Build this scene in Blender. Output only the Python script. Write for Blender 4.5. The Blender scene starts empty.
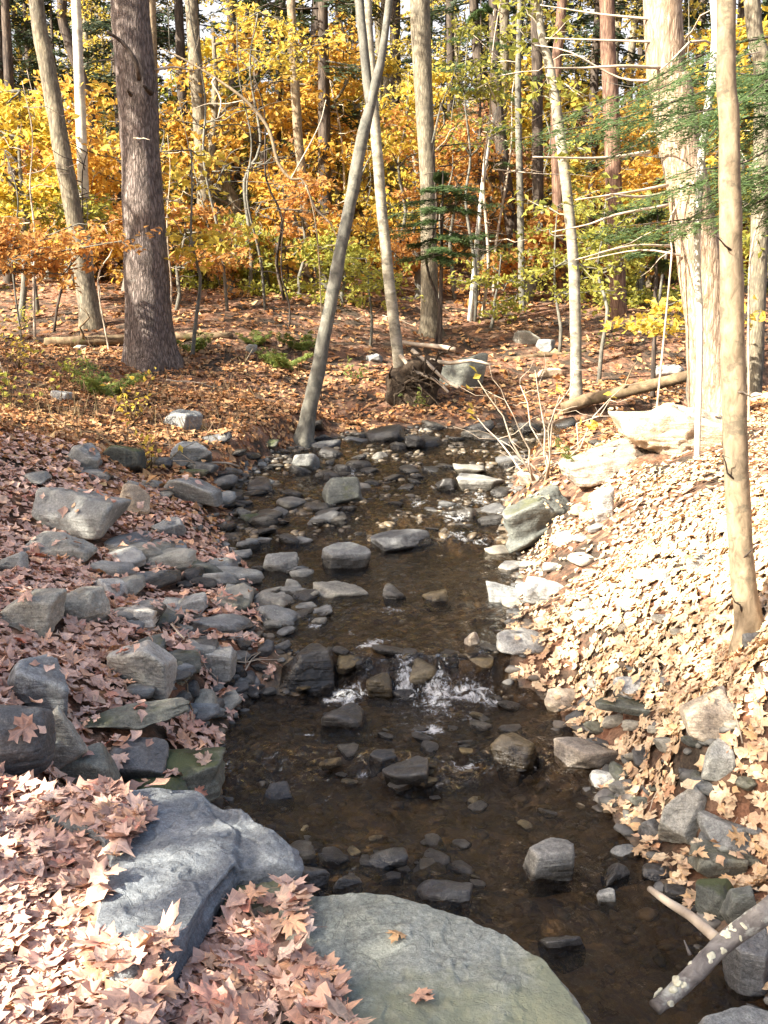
import bpy, bmesh, math, random
import numpy as np
from mathutils import Vector, Matrix
from mathutils.bvhtree import BVHTree

SC = bpy.context.scene
COL = SC.collection
rnd = random.Random(7)
RNG = np.random.default_rng(11)
R = math.radians

# ------------------------------------------------------------------ camera, sky, sun, exposure
CAM = np.array([0.0, 0.0, 2.1])
PITCH = R(-11.0)
F = 1024.0
cd = bpy.data.cameras.new('camera')
cam = bpy.data.objects.new('camera', cd)
COL.objects.link(cam)
cam.location = CAM
cam.rotation_euler = (R(90) + PITCH, 0, 0)
cd.lens = 36.0
cd.sensor_width = 36.0
cd.clip_start = 0.05
cd.clip_end = 2000
SC.camera = cam

SUN_EL = R(36)
SUN_AZ = np.array([-0.85, -0.53])
SUN_AZ = SUN_AZ / np.linalg.norm(SUN_AZ)
S = np.array([SUN_AZ[0] * math.cos(SUN_EL), SUN_AZ[1] * math.cos(SUN_EL), math.sin(SUN_EL)])

w = bpy.data.worlds.new('World')
SC.world = w
w.use_nodes = True
nt = w.node_tree
sky = nt.nodes.new('ShaderNodeTexSky')
sky.sky_type = 'NISHITA'
sky.sun_disc = False
sky.sun_elevation = SUN_EL
sky.sun_rotation = math.atan2(SUN_AZ[0], SUN_AZ[1])
sky.air_density = 1.0
sky.dust_density = 5.0
sky.ozone_density = 1.0
# added white glow low in the north, standing in for overexposed sky
_tc = nt.nodes.new('ShaderNodeTexCoord')
_sp = nt.nodes.new('ShaderNodeSeparateXYZ'); nt.links.new(_tc.outputs['Generated'], _sp.inputs[0])
_no = nt.nodes.new('ShaderNodeTexNoise'); _no.inputs['Scale'].default_value = 5; _no.inputs['Detail'].default_value = 6
nt.links.new(_tc.outputs['Generated'], _no.inputs['Vector'])


def _mr(src, a, b, c=0.0, d=1.0):
    m_ = nt.nodes.new('ShaderNodeMapRange'); m_.inputs[1].default_value = a; m_.inputs[2].default_value = b
    m_.inputs[3].default_value = c; m_.inputs[4].default_value = d
    nt.links.new(src, m_.inputs[0]); return m_.outputs[0]


def _mul(a, b):
    m_ = nt.nodes.new('ShaderNodeMath'); m_.operation = 'MULTIPLY'; nt.links.new(a, m_.inputs[0]); nt.links.new(b, m_.inputs[1]); return m_.outputs[0]


_cm = _mul(_mul(_mr(_sp.outputs[1], 0.45, 0.8), _mr(_sp.outputs[2], 0.62, 0.4)), _mr(_no.outputs[0], 0.32, 0.5, .35, 1.0))
_mx = nt.nodes.new('ShaderNodeMix'); _mx.data_type = 'RGBA'
nt.links.new(_cm, _mx.inputs[0]); nt.links.new(sky.outputs[0], _mx.inputs[6]); _mx.inputs[7].default_value = (3.6, 3.6, 3.8, 1)
nt.links.new(_mx.outputs[2], nt.nodes['Background'].inputs[0])
nt.nodes['Background'].inputs[1].default_value = 0.088

sl = bpy.data.lights.new('sun', 'SUN')
sl.energy = 5.0
sl.angle = R(0.55)
sl.color = (1.0, 0.92, 0.78)
so = bpy.data.objects.new('sun', sl)
COL.objects.link(so)
so.rotation_euler = Vector(-S).to_track_quat('-Z', 'Y').to_euler()

SC.view_settings.view_transform = 'Standard'
SC.view_settings.look = 'None'
SC.view_settings.gamma = 1.0
SC.view_settings.use_curve_mapping = False
SC.view_settings.exposure = 2.1
try:
    SC.cycles.use_denoising = True
    SC.cycles.max_bounces = 8
    SC.cycles.transparent_max_bounces = 12
    SC.cycles.caustics_reflective = False
    SC.cycles.caustics_refractive = False
    SC.cycles.sample_clamp_indirect = 6
except Exception:
    pass

# ------------------------------------------------------------------ picture <-> place
FW = np.array([0, math.cos(PITCH), math.sin(PITCH)])
UP = np.array([0, -math.sin(PITCH), math.cos(PITCH)])


def ray(u, v):
    return np.array([(u - 384) / F, 0, 0]) + UP * ((512 - v) / F) + FW


def at_y(u, v, y):
    d = ray(u, v)
    return CAM + d * (y / d[1])


def at_z(u, v, z):
    d = ray(u, v)
    return CAM + d * ((z - CAM[2]) / d[2])


# ------------------------------------------------------------------ noise
def _h(ix, iy, iz, seed):
    n = (ix.astype(np.int64) * 374761393 + iy.astype(np.int64) * 668265263 + iz.astype(np.int64) * 2147483647 + seed * 144665)
    n = (n ^ (n >> 13)) * 1274126177
    n = n & 0xffffffff
    n = (n ^ (n >> 16)) * 2246822519
    n = n & 0xffffffff
    return ((n ^ (n >> 15)) & 0xffff) / 32767.5 - 1.0


def vnoise(p, seed=0):
    p = np.asarray(p, float)
    i = np.floor(p).astype(np.int64)
    f = p - i
    f = f * f * f * (f * (f * 6 - 15) + 10)
    r = 0
    for dx in (0, 1):
        wx = f[:, 0] if dx else 1 - f[:, 0]
        for dy in (0, 1):
            wy = f[:, 1] if dy else 1 - f[:, 1]
            for dz in (0, 1):
                wz = f[:, 2] if dz else 1 - f[:, 2]
                r = r + wx * wy * wz * _h(i[:, 0] + dx, i[:, 1] + dy, i[:, 2] + dz, seed)
    return r


def fbm(p, octv=4, seed=0):
    p = np.asarray(p, float)
    a, r, t = 1.0, 0, 0
    for o in range(octv):
        r = r + a * vnoise(p * (2.03 ** o) + o * 17.3, seed + o)
        t += a
        a *= 0.5
    return r / t


def sstep(a, b, x):
    t = np.clip((x - a) / (b - a), 0, 1)
    return t * t * (3 - 2 * t)


# ------------------------------------------------------------------ objects
def tag(o, label=None, cat=None, group=None, kind=None):
    if label: o['label'] = label
    if cat: o['category'] = cat
    if group: o['group'] = group
    if kind: o['kind'] = kind
    return o


class MB:
    def __init__(s):
        s.v, s.f, s.n, s.attr = [], [], 0, []

    def add(s, v, *faces):
        v = np.asarray(v, float)
        for f in faces:
            if len(f):
                s.f.append(np.asarray(f, np.int64) + s.n)
        s.v.append(v)
        s.n += len(v)

    def mesh(s, name, mat, loc=(0, 0, 0), smooth=True):
        me = bpy.data.meshes.new(name)
        if s.n:
            v = np.concatenate(s.v) - np.asarray(loc)
            me.vertices.add(len(v))
            me.vertices.foreach_set('co', v.astype(np.float32).ravel())
            idx = np.concatenate([f.ravel() for f in s.f])
            tot = np.concatenate([np.full(len(f), f.shape[1]) for f in s.f])
            st = np.concatenate([[0], np.cumsum(tot)[:-1]])
            me.loops.add(len(idx))
            me.loops.foreach_set('vertex_index', idx.astype(np.int32))
            me.polygons.add(len(tot))
            me.polygons.foreach_set('loop_start', st.astype(np.int32))
            me.polygons.foreach_set('use_smooth', np.full(len(tot), smooth))
            me.update(calc_edges=True)
        if mat: me.materials.append(mat)
        return me

    def build(s, name, mat, parent=None, loc=(0, 0, 0), smooth=True):
        """vertices are world coordinates; loc is the base the mesh is made relative to"""
        if parent is not None: loc = np.array(parent.location)
        o = bpy.data.objects.new(name, s.mesh(name, mat, loc, smooth))
        COL.objects.link(o)
        if parent is not None:
            o.parent = parent
        else:
            o.location = loc
        return o


def empty(name, loc, label=None, cat=None, group=None):
    o = bpy.data.objects.new(name, None)
    o.empty_display_size = 0.1
    COL.objects.link(o)
    o.location = [float(x) for x in loc]
    return tag(o, label, cat, group)


def copy_tree(o, parent=None):
    c = o.copy()
    COL.objects.link(c)
    if parent is not None: c.parent = parent
    for ch in list(o.children):
        copy_tree(ch, c)
    return c


# ------------------------------------------------------------------ materials
def new_mat(name):
    m = bpy.data.materials.new(name)
    m.use_nodes = True
    n = m.node_tree.nodes
    return m, n, m.node_tree.links, n['Principled BSDF']


def ramp(n, stops, interp='LINEAR'):
    r = n.new('ShaderNodeValToRGB')
    r.color_ramp.interpolation = interp
    e = r.color_ramp.elements
    while len(e) < len(stops): e.new(0.5)
    for k, (p, c) in enumerate(stops):
        e[k].position = p
        e[k].color = (*c, 1)
    return r


def noise_node(n, l, scale, detail=5, rough=0.6, vec=None, dist=0):
    t = n.new('ShaderNodeTexNoise')
    t.inputs['Scale'].default_value = scale
    t.inputs['Detail'].default_value = detail
    t.inputs['Roughness'].default_value = rough
    t.inputs['Distortion'].default_value = dist
    if vec is not None: l.new(vec, t.inputs['Vector'])
    return t


def mixc(n, l, fac, a, b, mode='MIX'):
    m = n.new('ShaderNodeMix')
    m.data_type = 'RGBA'
    m.blend_type = mode
    for s, x in ((0, fac), (6, a), (7, b)):
        if hasattr(x, 'is_output'): l.new(x, m.inputs[s])
        elif s == 0: m.inputs[0].default_value = x
        else: m.inputs[s].default_value = (*x, 1)
    return m.outputs[2]


def math_node(n, l, op, a, b=0.5, clamp=False):
    m = n.new('ShaderNodeMath')
    m.operation = op
    m.use_clamp = clamp
    for k, x in enumerate((a, b)):
        if hasattr(x, 'is_output'): l.new(x, m.inputs[k])
        else: m.inputs[k].default_value = x
    return m.outputs[0]


def bump(n, l, height, strength, dist, bsdf, prev=None):
    b = n.new('ShaderNodeBump')
    b.inputs['Strength'].default_value = strength
    b.inputs['Distance'].default_value = dist
    l.new(height, b.inputs['Height'])
    if prev is not None: l.new(prev, b.inputs['Normal'])
    l.new(b.outputs[0], bsdf.inputs['Normal'])
    return b.outputs[0]


def rock_mat(name, dark, mid, light, rough=0.75, moss=None, moss_amt=0.5, wet=False, lichen=0.0, spec=0.4, scale=1.0):
    m, n, l, b = new_mat(name)
    tc = n.new('ShaderNodeTexCoord').outputs['Object']
    oi = n.new('ShaderNodeObjectInfo')
    off = n.new('ShaderNodeVectorMath'); off.operation = 'ADD'
    l.new(tc, off.inputs[0])
    sc = n.new('ShaderNodeVectorMath'); sc.operation = 'SCALE'; sc.inputs['Scale'].default_value = 30
    l.new(oi.outputs['Random'], sc.inputs[0])
    l.new(sc.outputs[0], off.inputs[1])
    v = off.outputs[0]
    big = noise_node(n, l, 3.2 * scale, 6, 0.62, v)
    strata = n.new('ShaderNodeMapping')
    strata.inputs['Scale'].default_value = (2, 2, 26)
    strata.inputs['Rotation'].default_value = (0.25, 0.15, 0)
    l.new(v, strata.inputs[0])
    l.new(sc.outputs[0], strata.inputs['Rotation'])
    st = noise_node(n, l, 1.6 * scale, 4, 0.6, strata.outputs[0], 0.4)
    fine = noise_node(n, l, 55, 4, 0.7, v)
    r1 = ramp(n, [(0.3, dark), (0.52, mid), (0.72, light)])
    s1 = math_node(n, l, 'MULTIPLY_ADD', st.outputs[0], 0.4)
    n_sum = n.new('ShaderNodeMath'); n_sum.operation = 'ADD'
    l.new(math_node(n, l, 'MULTIPLY', big.outputs[0], 0.75), n_sum.inputs[0])
    l.new(math_node(n, l, 'MULTIPLY', st.outputs[0], 0.25), n_sum.inputs[1])
    l.new(n_sum.outputs[0], r1.inputs[0])
    # each stone its own tone
    tone = ramp(n, [(0.0, (0.72, 0.74, 0.78)), (0.5, (1, 1, 1)), (1.0, (1.25, 1.17, 1.02))])
    l.new(oi.outputs['Random'], tone.inputs[0])
    c = mixc(n, l, 1.0, r1.outputs[0], tone.outputs[0], 'MULTIPLY')
    fr = ramp(n, [(0.35, (0.72, 0.72, 0.72)), (0.65, (1.2, 1.2, 1.2))])
    l.new(fine.outputs[0], fr.inputs[0])
    c = mixc(n, l, 1.0, c, fr.outputs[0], 'MULTIPLY')
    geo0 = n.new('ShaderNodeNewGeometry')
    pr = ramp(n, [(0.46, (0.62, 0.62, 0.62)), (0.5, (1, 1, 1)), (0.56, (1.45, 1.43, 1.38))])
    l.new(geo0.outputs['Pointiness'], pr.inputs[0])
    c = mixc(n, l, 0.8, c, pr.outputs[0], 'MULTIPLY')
    wv = noise_node(n, l, 7 * scale, 3, 0.55, v, 1.5)
    vr = ramp(n, [(0.485, (1, 1, 1)), (0.5, (0.6, 0.6, 0.6)), (0.515, (1, 1, 1))])
    l.new(wv.outputs[0], vr.inputs[0])
    c = mixc(n, l, 0.6, c, vr.outputs[0], 'MULTIPLY')
    gn = noise_node(n, l, 170, 2, 0.8, v)
    gnr = ramp(n, [(0.35, (0.74, 0.74, 0.74)), (0.65, (1.22, 1.22, 1.22))]); l.new(gn.outputs[0], gnr.inputs[0])
    c = mixc(n, l, 1.0, c, gnr.outputs[0], 'MULTIPLY')
    if lichen:
        vo = n.new('ShaderNodeTexVoronoi'); vo.inputs['Scale'].default_value = 9
        dn = noise_node(n, l, 14, 3, 0.6, v)
        dv = n.new('ShaderNodeVectorMath'); dv.operation = 'MULTIPLY_ADD'
        l.new(dn.outputs['Color'], dv.inputs[0]); dv.inputs[1].default_value = (0.15, 0.15, 0.15); l.new(v, dv.inputs[2])
        l.new(dv.outputs[0], vo.inputs['Vector'])
        lr = ramp(n, [(0.12, (1, 1, 1)), (0.2, (0, 0, 0))])
        l.new(vo.outputs['Distance'], lr.inputs[0])
        c = mixc(n, l, math_node(n, l, 'MULTIPLY', lr.outputs[0], lichen), c, (0.5, 0.52, 0.45))
    if moss:
        geo = n.new('ShaderNodeNewGeometry')
        sep = n.new('ShaderNodeSeparateXYZ'); l.new(geo.outputs['Normal'], sep.inputs[0])
        mn = noise_node(n, l, 2.3 * scale, 6, 0.65, v)
        mm = math_node(n, l, 'MULTIPLY', sep.outputs[2], 0.22)
        ad = n.new('ShaderNodeMath'); ad.operation = 'ADD'
        l.new(mn.outputs[0], ad.inputs[0]); l.new(mm, ad.inputs[1])
        mm2 = ramp(n, [(0.86 - moss_amt * 0.4, (0, 0, 0)), (0.99 - moss_amt * 0.4, (0.85, 0.85, 0.85))])
        l.new(ad.outputs[0], mm2.inputs[0])
        c = mixc(n, l, mm2.outputs[0], c, moss)
    l.new(c, b.inputs['Base Color'])
    b.inputs['Specular IOR Level'].default_value = spec
    if wet:
        g = n.new('ShaderNodeTexCoord')
        sp = n.new('ShaderNodeSeparateXYZ'); l.new(g.outputs['Generated'], sp.inputs[0])
        wn = math_node(n, l, 'MULTIPLY', big.outputs[0], 0.9)
        wd = n.new('ShaderNodeMath'); wd.operation = 'ADD'
        l.new(sp.outputs[2], wd.inputs[0]); l.new(wn, wd.inputs[1])
        wr = ramp(n, [(0.85, (0, 0, 0)), (1.0, (1, 1, 1))])
        wr.color_ramp.elements[0].position = 0.86
        l.new(math_node(n, l, 'MULTIPLY', wd.outputs[0], 0.8), wr.inputs[0])
        dk = mixc(n, l, 1.0, c, (0.34, 0.32, 0.30), 'MULTIPLY')
        c2 = mixc(n, l, wr.outputs[0], dk, c)
        l.new(c2, b.inputs['Base Color'])
        rr = n.new('ShaderNodeMapRange')
        l.new(wr.outputs[0], rr.inputs[0])
        rr.inputs[3].default_value = 0.22; rr.inputs[4].default_value = rough
        l.new(rr.outputs[0], b.inputs['Roughness'])
    else:
        b.inputs['Roughness'].default_value = rough
    hb = math_node(n, l, 'MULTIPLY_ADD', st.outputs[0], 0.6)
    p = bump(n, l, n_sum.outputs[0], 0.9, 0.045, b)
    p = bump(n, l, vr.outputs[0], 0.5, 0.006, b, p)
    bump(n, l, fine.outputs[0], 0.6, 0.008, b, p)
    return m


M = {}
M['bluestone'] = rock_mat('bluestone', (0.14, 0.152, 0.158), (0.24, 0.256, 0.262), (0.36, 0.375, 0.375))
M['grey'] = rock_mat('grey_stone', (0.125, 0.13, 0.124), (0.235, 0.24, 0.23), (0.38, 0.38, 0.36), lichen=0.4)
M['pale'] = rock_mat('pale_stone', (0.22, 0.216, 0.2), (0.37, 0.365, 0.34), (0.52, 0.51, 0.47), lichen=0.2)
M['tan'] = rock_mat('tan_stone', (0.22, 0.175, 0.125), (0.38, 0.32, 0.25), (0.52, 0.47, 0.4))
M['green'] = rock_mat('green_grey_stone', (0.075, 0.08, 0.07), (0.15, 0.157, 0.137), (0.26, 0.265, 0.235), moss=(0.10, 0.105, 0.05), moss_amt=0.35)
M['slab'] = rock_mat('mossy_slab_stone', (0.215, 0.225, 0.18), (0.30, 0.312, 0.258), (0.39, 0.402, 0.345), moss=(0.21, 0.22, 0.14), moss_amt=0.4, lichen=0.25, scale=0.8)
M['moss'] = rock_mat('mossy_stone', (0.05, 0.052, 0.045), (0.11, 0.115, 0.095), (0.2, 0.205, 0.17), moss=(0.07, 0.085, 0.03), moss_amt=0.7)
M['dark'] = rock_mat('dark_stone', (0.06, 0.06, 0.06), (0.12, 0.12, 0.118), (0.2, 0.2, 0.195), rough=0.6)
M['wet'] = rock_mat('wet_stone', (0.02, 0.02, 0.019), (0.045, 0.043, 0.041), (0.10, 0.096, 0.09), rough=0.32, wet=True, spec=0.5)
M['wetbrown'] = rock_mat('wet_brown_stone', (0.045, 0.035, 0.02), (0.11, 0.085, 0.045), (0.2, 0.16, 0.09), rough=0.35, wet=True, spec=0.5)
M['wetgrey'] = rock_mat('half_wet_grey_stone', (0.10, 0.102, 0.1), (0.19, 0.193, 0.186), (0.3, 0.3, 0.285), wet=True)


def leaf_mat(name, stops, trans=0.35, rough=0.55, under=None, veins=False):
    m, n, l, b = new_mat(name)
    geo = n.new('ShaderNodeNewGeometry')
    r = ramp(n, stops)
    l.new(geo.outputs['Random Per Island'], r.inputs[0])
    tc = n.new('ShaderNodeTexCoord').outputs['Object']
    nz = noise_node(n, l, 28, 3, 0.6, tc)
    fr = ramp(n, [(0.3, (0.75, 0.72, 0.7)), (0.7, (1.12, 1.12, 1.1))])
    l.new(nz.outputs[0], fr.inputs[0])
    c = mixc(n, l, 1.0, r.outputs[0], fr.outputs[0], 'MULTIPLY')
    if veins:   # pale ribs fanning from the stalk, in the leaf's own plane
        at = n.new('ShaderNodeAttribute'); at.attribute_name = 'leaf_plane'
        sx = n.new('ShaderNodeSeparateXYZ'); l.new(at.outputs['Vector'], sx.inputs[0])
        yy = math_node(n, l, 'ADD', sx.outputs[1], 0.30)
        an = math_node(n, l, 'ARCTAN2', sx.outputs[0], yy)
        fr_ = math_node(n, l, 'FRACT', math_node(n, l, 'ADD', math_node(n, l, 'DIVIDE', an, 0.62), 0.5))
        ds = math_node(n, l, 'ABSOLUTE', math_node(n, l, 'SUBTRACT', fr_, 0.5))
        rr = n.new('ShaderNodeVectorMath'); rr.operation = 'LENGTH'
        cb = n.new('ShaderNodeCombineXYZ'); l.new(sx.outputs[0], cb.inputs[0]); l.new(yy, cb.inputs[1]); l.new(cb.outputs[0], rr.inputs[0])
        dd_ = math_node(n, l, 'MULTIPLY', ds, rr.outputs['Value'])
        vr_ = ramp(n, [(0.012, (1.45, 1.4, 1.3)), (0.035, (0.93, 0.92, 0.9)), (0.1, (1, 1, 1))]); l.new(dd_, vr_.inputs[0])
        c = mixc(n, l, 0.8, c, vr_.outputs[0], 'MULTIPLY')
    sp_ = noise_node(n, l, 75, 3, 0.7, tc)
    sr_ = ramp(n, [(0.36, (0.55, 0.5, 0.46)), (0.46, (1, 1, 1))]); l.new(sp_.outputs[0], sr_.inputs[0])
    c = mixc(n, l, 0.75, c, sr_.outputs[0], 'MULTIPLY')
    if under: c = mixc(n, l, math_node(n, l, 'MULTIPLY', geo.outputs['Backfacing'], 0.3), c, under)
    l.new(c, b.inputs['Base Color'])
    b.inputs['Roughness'].default_value = rough
    b.inputs['Specular IOR Level'].default_value = 0.35
    t = n.new('ShaderNodeBsdfTranslucent')
    l.new(c, t.inputs['Color'])
    mx = n.new('ShaderNodeMixShader')
    mx.inputs[0].default_value = trans
    l.new(b.outputs[0], mx.inputs[1])
    l.new(t.outputs[0], mx.inputs[2])
    l.new(mx.outputs[0], n['Material Output'].inputs[0])
    return m


M['litter'] = leaf_mat('fallen_leaf', [(0.0, (0.62, 0.39, 0.30)), (0.12, (0.74, 0.54, 0.44)), (0.24, (0.46, 0.25, 0.17)), (0.34, (0.66, 0.45, 0.37)), (0.44, (0.26, 0.135, 0.09)),
                                       (0.54, (0.42, 0.21, 0.14)), (0.64, (0.66, 0.36, 0.16)), (0.74, (0.60, 0.37, 0.32)), (0.84, (0.54, 0.39, 0.26)), (0.92, (0.52, 0.15, 0.09)), (1.0, (0.78, 0.61, 0.5))], 0.12, 0.6, (0.70, 0.51, 0.43), True)
M['litter_tan'] = leaf_mat('tan_fallen_leaf', [(0.0, (0.66, 0.49, 0.29)), (0.15, (0.76, 0.62, 0.43)), (0.28, (0.46, 0.30, 0.16)), (0.42, (0.70, 0.53, 0.36)), (0.55, (0.3, 0.18, 0.10)),
                                       (0.66, (0.66, 0.40, 0.17)), (0.78, (0.6, 0.44, 0.31)), (0.9, (0.52, 0.22, 0.09)), (1.0, (0.78, 0.66, 0.47))], 0.12, 0.6, (0.70, 0.55, 0.38), True)
M['litter_far'] = leaf_mat('dry_fallen_leaf', [(0.0, (0.33, 0.15, 0.06)), (0.2, (0.5, 0.29, 0.14)), (0.4, (0.2, 0.09, 0.045)), (0.6, (0.56, 0.36, 0.19)),
                                               (0.75, (0.36, 0.15, 0.06)), (0.9, (0.48, 0.22, 0.075)), (1.0, (0.56, 0.4, 0.2))], 0.1, 0.65)
M['yellow'] = leaf_mat('yellow_leaf', [(0, (0.70, 0.50, 0.06)), (0.35, (0.80, 0.62, 0.11)), (0.7, (0.62, 0.54, 0.11)), (1, (0.84, 0.62, 0.16))], 0.6)
M['gold'] = leaf_mat('golden_leaf', [(0, (0.70, 0.42, 0.07)), (0.4, (0.78, 0.54, 0.11)), (0.75, (0.64, 0.36, 0.08)), (1, (0.78, 0.58, 0.14))], 0.6)
M['orange'] = leaf_mat('orange_leaf', [(0, (0.60, 0.30, 0.09)), (0.4, (0.70, 0.41, 0.13)), (0.75, (0.52, 0.23, 0.07)), (1, (0.72, 0.48, 0.16))], 0.6)
M['copper'] = leaf_mat('copper_leaf', [(0, (0.38, 0.19, 0.10)), (0.4, (0.5, 0.28, 0.15)), (0.75, (0.3, 0.14, 0.08)), (1, (0.54, 0.36, 0.2))], 0.45)
M['lime'] = leaf_mat('yellow_green_leaf', [(0, (0.34, 0.36, 0.07)), (0.4, (0.52, 0.5, 0.10)), (0.75, (0.24, 0.28, 0.06)), (1, (0.62, 0.55, 0.12))], 0.6)
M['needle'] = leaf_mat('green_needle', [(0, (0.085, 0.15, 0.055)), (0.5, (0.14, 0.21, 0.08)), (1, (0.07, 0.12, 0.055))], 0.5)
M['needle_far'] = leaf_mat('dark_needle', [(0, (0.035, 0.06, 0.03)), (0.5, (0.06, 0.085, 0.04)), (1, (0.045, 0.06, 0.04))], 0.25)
M['herb'] = leaf_mat('green_herb_leaf', [(0, (0.13, 0.2, 0.05)), (0.5, (0.22, 0.28, 0.07)), (1, (0.3, 0.32, 0.09))], 0.45)
M['straw'] = leaf_mat('dry_grass_blade', [(0, (0.26, 0.2, 0.11)), (0.5, (0.18, 0.14, 0.07)), (1, (0.24, 0.14, 0.08))], 0.2)


def bark_mat(name, dark, mid, light, sx=14, sz=2.0, furrow=0.0, spots=None, spot_amt=0.3, bstr=0.5, bdist=0.012):
    m, n, l, b = new_mat(name)
    tc = n.new('ShaderNodeTexCoord').outputs['Object']
    mp = n.new('ShaderNodeMapping'); mp.inputs['Scale'].default_value = (sx, sx, sz)
    l.new(tc, mp.inputs[0])
    nz = noise_node(n, l, 1.0, 7, 0.65, mp.outputs[0], 0.6)
    big = noise_node(n, l, 1.7, 4, 0.6, tc)
    r = ramp(n, [(0.3, dark), (0.52, mid), (0.75, light)])
    h = nz.outputs[0]
    if furrow:
        vo = n.new('ShaderNodeTexVoronoi'); vo.feature = 'DISTANCE_TO_EDGE'
        dv = n.new('ShaderNodeVectorMath'); dv.operation = 'MULTIPLY_ADD'
        l.new(nz.outputs['Color'], dv.inputs[0]); dv.inputs[1].default_value = (1.4, 1.4, 1.4); l.new(mp.outputs[0], dv.inputs[2])
        l.new(dv.outputs[0], vo.inputs['Vector']); vo.inputs['Scale'].default_value = 1.3
        e = ramp(n, [(0.0, (0, 0, 0)), (0.28, (1, 1, 1))])
        l.new(vo.outputs['Distance'], e.inputs[0])
        hh = n.new('ShaderNodeMath'); hh.operation = 'MULTIPLY_ADD'
        l.new(e.outputs[0], hh.inputs[0]); hh.inputs[1].default_value = furrow * 0.35
        l.new(math_node(n, l, 'MULTIPLY', nz.outputs[0], 0.8), hh.inputs[2])
        h = hh.outputs[0]
    l.new(h, r.inputs[0])
    br = ramp(n, [(0.3, (0.75, 0.75, 0.78)), (0.7, (1.2, 1.17, 1.1))])
    l.new(big.outputs[0], br.inputs[0])
    c = mixc(n, l, 1.0, r.outputs[0], br.outputs[0], 'MULTIPLY')
    if spots:
        mp2 = n.new('ShaderNodeMapping'); mp2.inputs['Scale'].default_value = (3, 3, 5)
        l.new(tc, mp2.inputs[0])
        sn = noise_node(n, l, 1.6, 5, 0.7, mp2.outputs[0])
        sr = ramp(n, [(0.72 - spot_amt * 0.4, (0, 0, 0)), (0.78 - spot_amt * 0.4, (1, 1, 1))])
        l.new(sn.outputs[0], sr.inputs[0])
        c = mixc(n, l, math_node(n, l, 'MULTIPLY', sr.outputs[0], 0.75), c, spots)
    l.new(c, b.inputs['Base Color'])
    b.inputs['Roughness'].default_value = 0.85
    b.inputs['Specular IOR Level'].default_value = 0.2
    bump(n, l, h, bstr, bdist, b)
    return m


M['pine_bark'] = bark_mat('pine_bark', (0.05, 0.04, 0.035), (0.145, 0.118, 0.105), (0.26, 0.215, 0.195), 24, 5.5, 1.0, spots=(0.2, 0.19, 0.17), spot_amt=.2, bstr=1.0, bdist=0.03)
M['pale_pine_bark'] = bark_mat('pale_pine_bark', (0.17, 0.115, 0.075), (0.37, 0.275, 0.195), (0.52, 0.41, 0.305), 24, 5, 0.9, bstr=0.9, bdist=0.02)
M['grey_bark'] = bark_mat('grey_bark', (0.075, 0.075, 0.065), (0.155, 0.15, 0.127), (0.25, 0.245, 0.21), 14, 7, 0, spots=(0.08, 0.08, 0.07), spot_amt=0.42, bstr=.7)
M['maple_bark'] = bark_mat('maple_bark', (0.075, 0.065, 0.05), (0.19, 0.165, 0.12), (0.33, 0.29, 0.215), 20, 5, 0.6, spots=(0.12, 0.105, 0.08), spot_amt=0.4, bstr=.8)
M['birch_bark'] = bark_mat('birch_bark', (0.12, 0.105, 0.08), (0.29, 0.265, 0.205), (0.48, 0.45, 0.375), 6, 10, 0, spots=(0.09, 0.08, 0.065), spot_amt=0.4, bstr=0.5)
M['white_bark'] = bark_mat('white_bark', (0.35, 0.33, 0.28), (0.55, 0.53, 0.47), (0.68, 0.66, 0.6), 4, 9, 0, spots=(0.15, 0.13, 0.11), spot_amt=0.15, bstr=0.3)
M['dark_bark'] = bark_mat('dark_bark', (0.03, 0.025, 0.022), (0.07, 0.055, 0.045), (0.13, 0.105, 0.085), 14, 2.5, 0.7)
M['red_bark'] = bark_mat('red_brown_bark', (0.06, 0.035, 0.025), (0.15, 0.09, 0.065), (0.26, 0.17, 0.12), 14, 2.5, 0.8)
M['tan_bark'] = bark_mat('tan_bark', (0.11, 0.085, 0.055), (0.25, 0.195, 0.13), (0.37, 0.30, 0.205), 26, 12, 0, spots=(0.10, 0.085, 0.06), spot_amt=0.42, bstr=0.7, bdist=.006)
M['deadwood'] = bark_mat('bleached_deadwood', (0.25, 0.2, 0.15), (0.45, 0.38, 0.3), (0.6, 0.53, 0.43), 6, 6, 0, bstr=0.3)
M['log'] = bark_mat('rotting_log_bark', (0.07, 0.05, 0.03), (0.18, 0.13, 0.08), (0.32, 0.24, 0.15), 9, 9, 0, spots=(0.12, 0.13, 0.04), spot_amt=0.35)
M['lichen_bark'] = bark_mat('lichen_bark', (0.09, 0.08, 0.075), (0.19, 0.175, 0.165), (0.3, 0.285, 0.27), 18, 18, 0, spots=(0.42, 0.43, 0.38), spot_amt=0.5, bstr=0.8)
M['root'] = bark_mat('root_soil', (0.018, 0.013, 0.009), (0.055, 0.04, 0.028), (0.12, 0.09, 0.06), 12, 12, 0, bstr=0.9, bdist=0.03)


def lichen_mat():
    m, n, l, b = new_mat('pale_lichen')
    tc = n.new('ShaderNodeTexCoord').outputs['Object']
    nz = noise_node(n, l, 60, 4, 0.6, tc)
    r = ramp(n, [(0.3, (0.45, 0.42, 0.28)), (0.7, (0.72, 0.7, 0.55))])
    l.new(nz.outputs[0], r.inputs[0]); l.new(r.outputs[0], b.inputs['Base Color'])
    b.inputs['Roughness'].default_value = 0.95
    bump(n, l, nz.outputs[0], 0.8, 0.006, b)
    return m


M['lichen'] = lichen_mat()


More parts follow.
